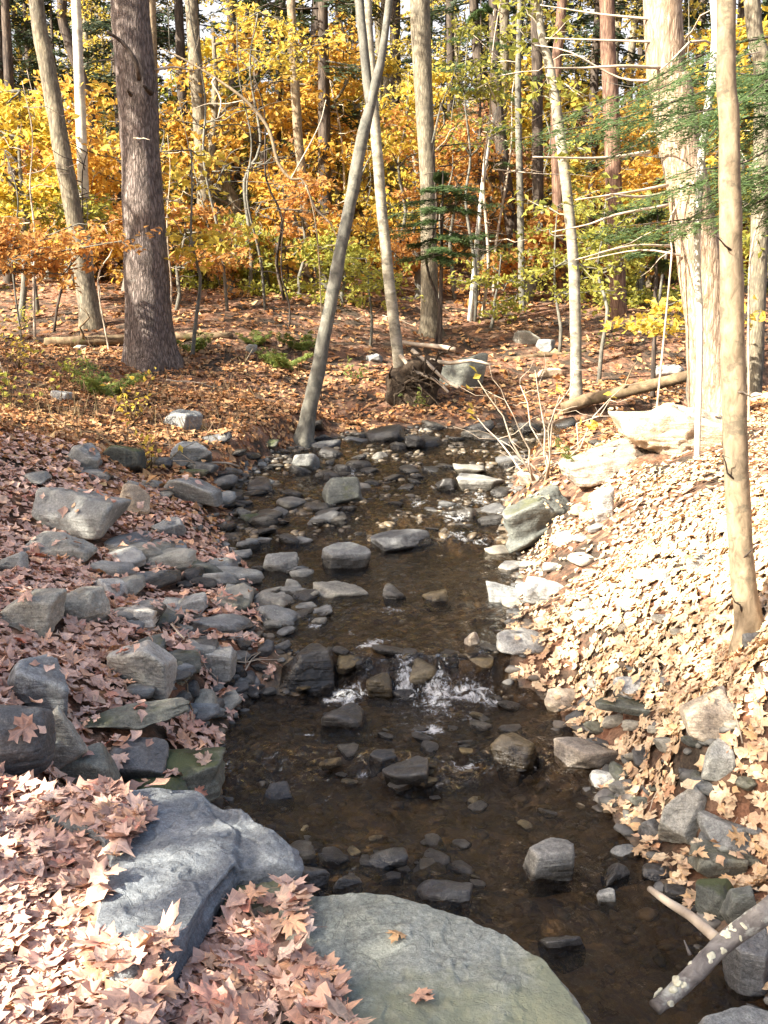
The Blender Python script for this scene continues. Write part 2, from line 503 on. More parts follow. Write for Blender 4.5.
def ground_mat():
    m, n, l, b = new_mat('leafy_ground')
    tc = n.new('ShaderNodeTexCoord').outputs['Object']
    dn = noise_node(n, l, 9, 3, 0.6, tc)
    dv = n.new('ShaderNodeVectorMath'); dv.operation = 'MULTIPLY_ADD'
    l.new(dn.outputs['Color'], dv.inputs[0]); dv.inputs[1].default_value = (0.12, 0.12, 0.12); l.new(tc, dv.inputs[2])
    vo = n.new('ShaderNodeTexVoronoi'); vo.inputs['Scale'].default_value = 13
    l.new(dv.outputs[0], vo.inputs['Vector'])
    sp = n.new('ShaderNodeSeparateColor'); l.new(vo.outputs['Color'], sp.inputs[0])
    lr = ramp(n, [(0.0, (0.16, 0.075, 0.045)), (0.2, (0.27, 0.14, 0.085)), (0.4, (0.08, 0.045, 0.03)), (0.6, (0.30, 0.18, 0.12)), (0.8, (0.19, 0.09, 0.05)), (1.0, (0.34, 0.23, 0.16))])
    l.new(sp.outputs[0], lr.inputs[0])
    soil_n = noise_node(n, l, 2.2, 6, 0.65, tc)
    soil = ramp(n, [(0.3, (0.028, 0.022, 0.017)), (0.7, (0.085, 0.065, 0.048))])
    l.new(noise_node(n, l, 22, 5, 0.7, tc).outputs[0], soil.inputs[0])
    sm = ramp(n, [(0.42, (1, 1, 1)), (0.56, (0, 0, 0))])
    l.new(soil_n.outputs[0], sm.inputs[0])
    c = mixc(n, l, sm.outputs[0], lr.outputs[0], soil.outputs[0])
    gfine = noise_node(n, l, 70, 4, 0.7, tc)
    gr_ = ramp(n, [(0.3, (0.45, 0.45, 0.45)), (0.7, (1.25, 1.22, 1.2))]); l.new(gfine.outputs[0], gr_.inputs[0])
    c = mixc(n, l, 1.0, c, gr_.outputs[0], 'MULTIPLY')
    # the stony stream bed
    at = n.new('ShaderNodeAttribute'); at.attribute_name = 'bed'
    vb = n.new('ShaderNodeTexVoronoi'); vb.inputs['Scale'].default_value = 17
    l.new(dv.outputs[0], vb.inputs['Vector'])
    sb = n.new('ShaderNodeSeparateColor'); l.new(vb.outputs['Color'], sb.inputs[0])
    rb = ramp(n, [(0.0, (0.045, 0.036, 0.026)), (0.3, (0.125, 0.096, 0.064)), (0.55, (0.075, 0.068, 0.06)), (0.8, (0.17, 0.13, 0.085)), (1.0, (0.10, 0.092, 0.08))])
    l.new(sb.outputs[0], rb.inputs[0])
    c = mixc(n, l, at.outputs['Fac'], c, rb.outputs[0])
    l.new(c, b.inputs['Base Color'])
    b.inputs['Roughness'].default_value = 0.9
    b.inputs['Specular IOR Level'].default_value = 0.2
    hb = ramp(n, [(0.0, (1, 1, 1)), (0.6, (0, 0, 0))])
    l.new(vo.outputs['Distance'], hb.inputs[0])
    bump(n, l, hb.outputs[0], 0.7, 0.03, b)
    return m


M['ground'] = ground_mat()


def water_mat():
    m, n, l, b = new_mat('stream_water')
    tc = n.new('ShaderNodeTexCoord').outputs['Object']
    at = n.new('ShaderNodeAttribute'); at.attribute_name = 'foam'
    ch = n.new('ShaderNodeAttribute'); ch.attribute_name = 'chop'
    mp = n.new('ShaderNodeMapping'); mp.inputs['Scale'].default_value = (9, 5, 5)
    l.new(tc, mp.inputs[0])
    n1 = noise_node(n, l, 1.0, 4, 0.55, mp.outputs[0], 0.8)
    n2 = noise_node(n, l, 4.0, 4, 0.6, mp.outputs[0], 0.8)
    tr = n.new('ShaderNodeBsdfTransparent'); tr.inputs[0].default_value = (0.62, 0.53, 0.42, 1)
    gl = n.new('ShaderNodeBsdfGlossy'); gl.inputs['Roughness'].default_value = 0.03
    fr = n.new('ShaderNodeFresnel'); fr.inputs['IOR'].default_value = 1.34
    bp = n.new('ShaderNodeBump'); bp.inputs['Distance'].default_value = 0.07
    st = n.new('ShaderNodeMapRange'); l.new(ch.outputs['Fac'], st.inputs[0]); st.inputs[3].default_value = 0.4; st.inputs[4].default_value = 1.0
    l.new(st.outputs[0], bp.inputs['Strength'])
    hs = n.new('ShaderNodeMath'); hs.operation = 'MULTIPLY_ADD'
    l.new(n2.outputs[0], hs.inputs[0]); hs.inputs[1].default_value = 0.4; l.new(n1.outputs[0], hs.inputs[2])
    l.new(hs.outputs[0], bp.inputs['Height'])
    l.new(bp.outputs[0], gl.inputs['Normal']); l.new(bp.outputs[0], fr.inputs['Normal'])
    mx = n.new('ShaderNodeMixShader')
    l.new(fr.outputs[0], mx.inputs[0]); l.new(tr.outputs[0], mx.inputs[1]); l.new(gl.outputs[0], mx.inputs[2])
    # white water, broken into streaks along the flow
    mf = n.new('ShaderNodeMapping'); mf.inputs['Scale'].default_value = (30, 17, 17)
    l.new(tc, mf.inputs[0])
    nf = noise_node(n, l, 1.0, 5, 0.7, mf.outputs[0], 1.2)
    nf2 = noise_node(n, l, 9, 3, 0.6, tc, 1.0)
    nfm = n.new('ShaderNodeMath'); nfm.operation = 'MULTIPLY_ADD'
    l.new(nf2.outputs[0], nfm.inputs[0]); nfm.inputs[1].default_value = 0.8; nfm.inputs[2].default_value = -0.4
    nfs = n.new('ShaderNodeMath'); nfs.operation = 'ADD'; l.new(nf.outputs[0], nfs.inputs[0]); l.new(nfm.outputs[0], nfs.inputs[1])
    ff = n.new('ShaderNodeMath'); ff.operation = 'ADD'
    l.new(nfs.outputs[0], ff.inputs[0]); l.new(at.outputs['Fac'], ff.inputs[1])
    rf = ramp(n, [(0.76, (0, 0, 0)), (1.0, (1, 1, 1))])
    l.new(math_node(n, l, 'MULTIPLY', ff.outputs[0], 0.85), rf.inputs[0])
    df = n.new('ShaderNodeBsdfPrincipled'); df.inputs['Base Color'].default_value = (0.8, 0.82, 0.83, 1); df.inputs['Roughness'].default_value = 0.4
    l.new(bp.outputs[0], df.inputs['Normal'])
    m2 = n.new('ShaderNodeMixShader')
    l.new(math_node(n, l, 'MULTIPLY', rf.outputs[0], 0.7), m2.inputs[0]); l.new(mx.outputs[0], m2.inputs[1]); l.new(df.outputs[0], m2.inputs[2])
    l.new(m2.outputs[0], n['Material Output'].inputs[0])
    n.remove(b)
    return m


M['water'] = water_mat()

# ------------------------------------------------------------------ the lie of the land
WL_Y = [-30, 4.3, 4.55, 5.38, 5.6, 8.05, 8.4, 9.6, 11, 12.2, 13.5, 40]
WL_Z = [0, 0, 0.05, 0.05, 0.2, 0.21, 0.28, 0.38, 0.47, 0.54, 0.6, 0.62]


def wl(y): return np.interp(y, WL_Y, WL_Z)


ST = [(1010, 300, 770, 0), (960, 300, 745, 0), (900, 280, 672, 0), (850, 250, 635, 0), (800, 222, 600, 0), (770, 212, 592, 0), (735, 225, 570, .04), (700, 245, 550, .06),
      (668, 280, 508, .15), (640, 262, 505, .2), (600, 258, 512, .2), (565, 240, 520, .2), (545, 225, 515, .22), (520, 232, 500, .3), (490, 235, 505, .4), (465, 262, 520, .47), (447, 300, 560, .54), (434, 340, 650, .6)]
Lp = [at_z(u, v, z)[:2] for v, u, _, z in ST]
Rp = [at_z(u, v, z)[:2] for v, _, u, z in ST]
POLY = np.array([(Lp[0][0] - .1, -25.0)] + Lp + [(2.2, 14.1), (6, 14.6), (14, 16.5), (30, 19), (30, 17.5), (14, 15.0), (7, 13.3)] + Rp[::-1] + [(2.2, 1.0), (2.6, -25.0)])


def sdf(x, y):
    """distance to the edge of the water, negative inside"""
    P = np.stack([x, y], 1)
    A, B = POLY, np.roll(POLY, -1, 0)
    d = np.full(len(P), 1e9)
    ins = np.zeros(len(P), bool)
    for a, b in zip(A, B):
        ab = b - a
        t = np.clip(((P - a) @ ab) / (ab @ ab), 0, 1)
        q = P - a - t[:, None] * ab
        d = np.minimum(d, np.hypot(q[:, 0], q[:, 1]))
        c = (a[1] > P[:, 1]) != (b[1] > P[:, 1])
        if a[1] != b[1]:
            xi = a[0] + (P[:, 1] - a[1]) / (b[1] - a[1]) * ab[0]
            ins ^= c & (P[:, 0] < xi)
    return np.where(ins, -d, d)


CZ = [(60, 1000, .47), (200, 1000, .44), (60, 860, .47), (20, 795, .48), (130, 850, .42), (170, 960, .40), (400, 1010, .3), (480, 960, .15), (260, 900, .2), (680, 1015, .17), (600, 1015, .2),
      (0, 740, .55), (0, 620, .62), (60, 650, .5), (130, 650, .42), (195, 655, .28), (100, 560, .48), (40, 540, .58), (0, 500, .78), (150, 480, .6), (190, 720, .2), (110, 740, .28), (60, 770, .35),
      (160, 600, .3), (180, 545, .36), (60, 450, .95), (0, 420, 1.1), (200, 470, .6), (240, 445, .72), (290, 410, .9), (120, 400, 1.1), (150, 380, 1.2), (50, 360, 1.45), (0, 340, 1.65),
      (540, 625, .26), (560, 690, .15), (625, 745, .16), (650, 800, .14), (705, 830, .28), (760, 830, .42), (760, 700, .62), (745, 662, .66), (700, 600, .72), (620, 560, .6), (560, 545, .42), (545, 510, .5), (530, 475, .62),
      (565, 465, .72), (605, 445, .95), (650, 440, 1.08), (720, 438, 1.12), (765, 500, 1.1), (760, 560, .95), (700, 520, .95), (640, 500, .85), (765, 905, .33), (760, 965, .25), (700, 890, .12)]
CY = [(100, 322, 18), (100, 292, 21), (20, 300, 20), (250, 332, 17), (350, 305, 20), (250, 262, 28), (100, 262, 28), (345, 425, 13.9), (400, 392, 14.9), (430, 336, 19), (500, 398, 15.2), (600, 335, 18.5),
      (550, 300, 22), (650, 300, 22), (480, 242, 33), (300, 242, 33), (600, 242, 34), (760, 300, 20), (760, 395, 15.5), (640, 385, 15.8), (300, 200, 48), (480, 200, 48), (100, 200, 48), (650, 200, 48)]
CX = [(-6, 3, 1.1), (-6, 8, 1.5), (-8, 14, 2.0), (-4, -2, .9), (4, 2, 1.0), (5, 6, 1.5), (6, 10, 1.6), (8, 14.5, .75), (14, 16, .8), (20, 17.5, .9), (10, 11, 1.6), (10, 20, 2.0), (4, -3, .8), (0, 0, .46), (-.8, 1, .47), (0, -6, .5), (0, -25, .4), (-12, 0, 1.8), (12, 0, 2),
      (-30, 30, 5.5), (30, 35, 6), (-60, 60, 12), (60, 60, 12), (0, 70, 11.5), (0, 95, 13), (70, 0, 8), (-70, 0, 7), (-60, -60, 4), (60, -60, 5), (0, -70, 2), (0, 200, 17), (-200, 200, 20), (200, 200, 20), (-250, 0, 15), (250, 0, 15), (-200, -200, 10), (200, -200, 10), (0, -220, 6)]
CP = np.array([at_z(*c) for c in CZ] + [at_y(*c) for c in CY] + [np.array(c, float) for c in CX])
_c2 = 0.25 ** 2


def _K(x, y): return -np.sqrt((x[:, None] - CP[None, :, 0]) ** 2 + (y[:, None] - CP[None, :, 1]) ** 2 + _c2)


_n = len(CP)
_A = np.zeros((_n + 3, _n + 3))
_A[:_n, :_n] = _K(CP[:, 0], CP[:, 1]) + np.eye(_n) * -0.02
_A[:_n, _n] = 1; _A[:_n, _n + 1] = CP[:, 0]; _A[:_n, _n + 2] = CP[:, 1]
_A[_n:, :_n] = _A[:_n, _n:].T
_W = np.linalg.solve(_A, np.concatenate([CP[:, 2], [0, 0, 0]]))


def height(x, y, detail=True):
    x = np.atleast_1d(np.asarray(x, float)); y = np.atleast_1d(np.asarray(y, float))
    out = np.empty(len(x))
    for k in range(0, len(x), 20000):
        X, Y = x[k:k + 20000], y[k:k + 20000]
        z = _K(X, Y) @ _W[:_n] + _W[_n] + _W[_n + 1] * X + _W[_n + 2] * Y
        d = sdf(X, Y)
        lev = wl(Y)
        p = np.stack([X, Y, np.zeros_like(X)], 1)
        rough = fbm(p * 5.5, 4, 3)
        z = np.maximum(z, lev + np.clip(d * 0.4, 0, 0.05))
        bank = lev + 0.01 + (z - lev) * sstep(0.0, 0.3, d)
        bed = lev - 0.015 - 0.085 * sstep(0, 0.35, -d) * (0.75 + 0.6 * rough)
        # shallow riffles
        bed = np.where((Y > 8.3) & (Y < 30), lev - 0.006 - 0.04 * sstep(0, .3, -d) * (0.75 + 1.9 * rough), bed)
        z = np.where(d > 0, bank, bed)
        if detail:
            z = z + np.where(d > 0, sstep(0, .3, d) * (rough * 0.035 + fbm(p * .8, 3, 9) * 0.07 * sstep(10, 16, Y)), 0)
        out[k:k + 20000] = z
    return out


def hz(x, y): return float(height([x], [y])[0])


_TS = np.concatenate([np.arange(1.6, 20, 0.04), np.arange(20, 130, 0.3)])


def at(u, v, water=True):
    d = ray(u, v)
    P = CAM + d * _TS[:, None]
    g = height(P[:, 0], P[:, 1])
    if water:
        g = np.where(sdf(P[:, 0], P[:, 1]) < 0, np.maximum(g, wl(P[:, 1])), g)
    k = np.argmax(P[:, 2] < g)
    if P[k, 2] >= g[k]: k = len(_TS) - 1
    if k == 0: return P[0]
    a = (P[k - 1, 2] - g[k - 1]); b = (g[k] - P[k, 2])
    return P[k - 1] + (P[k] - P[k - 1]) * (a / max(1e-9, a + b))


# terrain sheet
def axis(dense0, dense1, step, lo, hi, gr):
    a = list(np.arange(dense0, dense1, step))
    s, x = step, a[-1]
    while x < hi:
        s = min(s * gr, 12); x += s; a.append(x)
    s, x = step, a[0]
    while x > lo:
        s = min(s * gr, 12); x -= s; a.insert(0, x)
    return np.array(a)


gx = axis(-2.6, 3.0, 0.04, -260, 260, 1.05)
gy = axis(1.2, 9.5, 0.04, -230, 260, 1.035)
X, Y = np.meshgrid(gx, gy)
tx, ty = X.ravel(), Y.ravel()
tz = height(tx, ty)
tz = tz + fbm(np.stack([tx, ty, tx * 0], 1) * 0.05, 3, 5) * 1.2 * sstep(30, 60, np.hypot(tx, ty))
nx, ny = len(gx), len(gy)
ii = (np.arange(ny - 1)[:, None] * nx + np.arange(nx - 1)[None]).ravel()
mb = MB()
mb.add(np.stack([tx, ty, tz], 1), np.stack([ii, ii + 1, ii + nx + 1, ii + nx], 1))
ground = tag(mb.build('ground', M['ground']), 'leaf covered woodland floor sloping down to the stream bed', 'ground', kind='structure')
bedv = 1 - sstep(-0.03, 0.10, sdf(tx, ty) + 0.06 * fbm(np.stack([tx, ty, tx * 0], 1) * 3, 3, 2))
a_ = ground.data.attributes.new('bed', 'FLOAT', 'POINT')
a_.data.foreach_set('value', bedv.astype(np.float32))

# water sheet
wx = np.concatenate([np.arange(-2.0, 3.0, 0.025), np.arange(3.0, 14, 0.12)])
wy = np.concatenate([np.arange(0.0, 9.5, 0.025), np.arange(9.5, 17, 0.04)])
X, Y = np.meshgrid(wx, wy)
x_, y_ = X.ravel(), Y.ravel()
dd = sdf(x_, y_)


def chop_of(y):
    g = lambda c, s: np.exp(-((y - c) / s) ** 2)
    return np.clip(1.0 * g(5.4, .28) + .8 * g(4.45, .22) + .7 * g(8.3, .18) + .5 * g(9.6, .9) + .45 * g(11.2, .8) + .3 * g(3.5, .3) + .4 * g(6.3, .3) + .2, 0, 1)


ch = chop_of(y_)
p3 = np.stack([x_ * 1.3, y_ * .8, x_ * 0], 1)
wz = wl(y_ + .10 * fbm(p3 * 2.5, 2, 31)) + ch * 0.05 * fbm(p3 * 8, 4, 21) + 0.006 * fbm(p3 * 6, 3, 22)
# ripples off the falls: the step of each little fall wanders with the ledge
vx = np.stack([x_, y_, wz], 1)
nx, ny = len(wx), len(wy)
ii = (np.arange(ny - 1)[:, None] * nx + np.arange(nx - 1)[None]).ravel()
q = np.stack([ii, ii + 1, ii + nx + 1, ii + nx], 1)
q = q[(dd[q] < 0.22).any(1)]
used = np.unique(q)
rem = np.zeros(len(vx), int); rem[used] = np.arange(len(used))
mb = MB(); mb.add(vx[used], rem[q])
water = tag(mb.build('stream', M['water']), 'shallow brown woodland stream running over stones', 'stream', kind='structure')


def blob(u, v, su, sv, z, amp):
    c = at_z(u, v, z); e = at_z(u + su, v, z); f_ = at_z(u, v - sv, z)
    return c, abs(e[0] - c[0]), abs(f_[1] - c[1]), amp


FB = [blob(404, 680, 14, 9, .1, .42), blob(438, 686, 14, 9, .09, .44), blob(478, 688, 20, 8, .09, .42), blob(445, 696, 52, 11, .06, .32), blob(440, 715, 55, 14, .05, .24), blob(350, 688, 20, 9, .08, .5), blob(345, 705, 24, 9, .06, .26), blob(395, 655, 55, 6, .19, .2),
      blob(460, 772, 26, 10, .02, .34), blob(430, 788, 20, 16, 0, .28), blob(385, 612, 34, 7, .2, .38), blob(400, 640, 45, 6, .2, .24), blob(470, 541, 45, 4, .24, .42), blob(455, 522, 22, 8, .28, .3), blob(330, 720, 30, 12, .05, .2),
      blob(515, 635, 30, 4, .2, .28), blob(560, 770, 12, 8, 0, .3), blob(350, 875, 35, 10, 0, .24), blob(440, 890, 30, 12, 0, .26), blob(460, 503, 40, 10, .35, .26), blob(400, 480, 60, 10, .42, .22), blob(425, 740, 30, 16, .03, .2), blob(500, 700, 24, 8, .05, .24), blob(310, 860, 25, 18, 0, .26)]
_rb = np.random.default_rng(5)
for _k in range(34):   # foam around the riffle stones, its white also painting in water glints
    _v = _rb.choice([_rb.uniform(470, 540), _rb.uniform(700, 800), _rb.uniform(585, 650)])
    FB.append(blob(_rb.uniform(290, 520), _v, _rb.uniform(8, 22), _rb.uniform(3, 6), float(np.interp(_v, [470, 540, 650, 700, 800], [.45, .25, .2, .05, 0])), _rb.uniform(.25, .38)))
fo = np.zeros(len(used))
for c, sx_, sy_, am in FB:
    fo += am * np.exp(-((vx[used, 0] - c[0]) / sx_) ** 2 - ((vx[used, 1] - c[1]) / sy_) ** 2)
a_ = water.data.attributes.new('foam', 'FLOAT', 'POINT'); a_.data.foreach_set('value', np.clip(fo, 0, .5).astype(np.float32))
a_ = water.data.attributes.new('chop', 'FLOAT', 'POINT'); a_.data.foreach_set('value', ch[used].astype(np.float32))

# ------------------------------------------------------------------ rocks
_ico = {}


def ico(sub):
    if sub not in _ico:
        bm = bmesh.new()
        bmesh.ops.create_icosphere(bm, subdivisions=sub, radius=1)
        _ico[sub] = (np.array([v.co[:] for v in bm.verts]), np.array([[v.index for v in f.verts] for f in bm.faces]))
        bm.free()
    return _ico[sub]


def rock_geo(seed, dims, sub=4, sharp=20, nplanes=9, rough=0.05, strata=0.0):
    r = np.random.default_rng(seed)
    d, f = ico(sub)
    N = r.normal(size=(nplanes, 3)); N[:, 2] *= 0.8
    N /= np.linalg.norm(N, axis=1)[:, None]
    O = r.uniform(0.62, 0.98, nplanes)
    bx = np.array([[1, 0, 0], [-1, 0, 0], [0, 1, 0], [0, -1, 0], [0, 0, 1], [0, 0, -1]], float) + r.normal(size=(6, 3)) * 0.16
    bx /= np.linalg.norm(bx, axis=1)[:, None]
    N = np.concatenate([N, bx]); O = np.concatenate([O, r.uniform(.78, .95, 6)])
    sharp = sharp * 2.4
    k = np.maximum(d @ N.T / O, 1e-4)
    rad = (k ** sharp).sum(1) ** (-1.0 / sharp)
    v = d * rad[:, None]
    v /= np.abs(v).max(0)
    dims = np.asarray(dims)
    v = v * dims / 2
    mn = dims.min()
    sc = 1.6 / max(0.05, dims.mean())
    nz = fbm(v * sc * 1.5 + seed, 5, seed % 97)
    v = v + d * (nz * rough * dims.mean())[:, None]
    if sub >= 4:
        n2 = fbm(v * sc * 5 + seed * 1.7, 4, seed % 89)
        v = v + d * ((0.5 - np.abs(n2)) * rough * .45 * dims.mean())[:, None]
    if strata:
        t = v[:, 2] / dims[2] * 7 + fbm(v * sc * .7 + 5, 2, 3) * .8
        s = vnoise(np.stack([t, t * 0, t * 0], 1) + seed, 4)
        v[:, :2] *= (1 + strata * s)[:, None]
    return v, f


def rotm(yaw, tx_=0, ty_=0):
    return np.array((Matrix.Rotation(yaw, 3, 'Z') @ Matrix.Rotation(tx_, 3, 'X') @ Matrix.Rotation(ty_, 3, 'Y')))


BV, BF, BN = [], [], 0   # rocks that leaves can lie on


def keep_for_leaves(v, f):
    global BN
    BV.append(v); BF.append(f + BN); BN += len(v)


def rock(u, v, w_, h_, mat, label, name='rock', seed=None, roll=0, yaw=None, sharp=17, rough=0.06, fwd=-.1, thin=False, strata=0.0, depth=None, sub=4, group=None, z0=None, keep=True, cat=None, tilt=0):
    seed = seed if seed is not None else int(u * 7 + v * 13)
    vb = v + h_ / 2 - 0.22 * h_
    P = at(u, vb) if z0 is None else at_z(u, vb, z0)
    y0 = P[1]
    dist = y0 / ray(u, v)[1]
    W = w_ / F * dist
    Hm = h_ / F * dist
    dep = math.atan2(CAM[2] - P[2], y0)
    D = depth * W if depth else min(0.85 * W, 0.8 * Hm / max(math.sin(dep), .05))
    H = max((Hm - D * math.sin(dep) * 0.8) / math.cos(dep), 0.35 * Hm)
    C = at_y(u, v, y0 - D * fwd)
    gz = min(hz(C[0], C[1]), hz(C[0], C[1] - D * .42) + .02)
    top, bot = C[2] + H / 2, C[2] - H / 2
    if not thin: bot = min(bot, gz - 0.03 - 0.08 * H)
    H2 = top - bot
    dims = (W, D, H2)
    if w_ >= 36: sub = max(sub, 5)
    yw = yaw if yaw is not None else rnd.uniform(-.25, .25)
    g, f = rock_geo(seed, dims, sub, sharp, rnd.randint(6, 11), rough, strata)
    g = g @ rotm(yw, R(tilt), R(roll)).T
    cz = np.array([C[0], C[1], (top + bot) / 2])
    m = MB(); m.add(g + cz, f)
    o = m.build(name, M[mat], loc=cz)
    tag(o, label, cat or ('boulder' if name == 'boulder' else 'rock'), group)
    if keep: keep_for_leaves(g + cz, f)
    return o


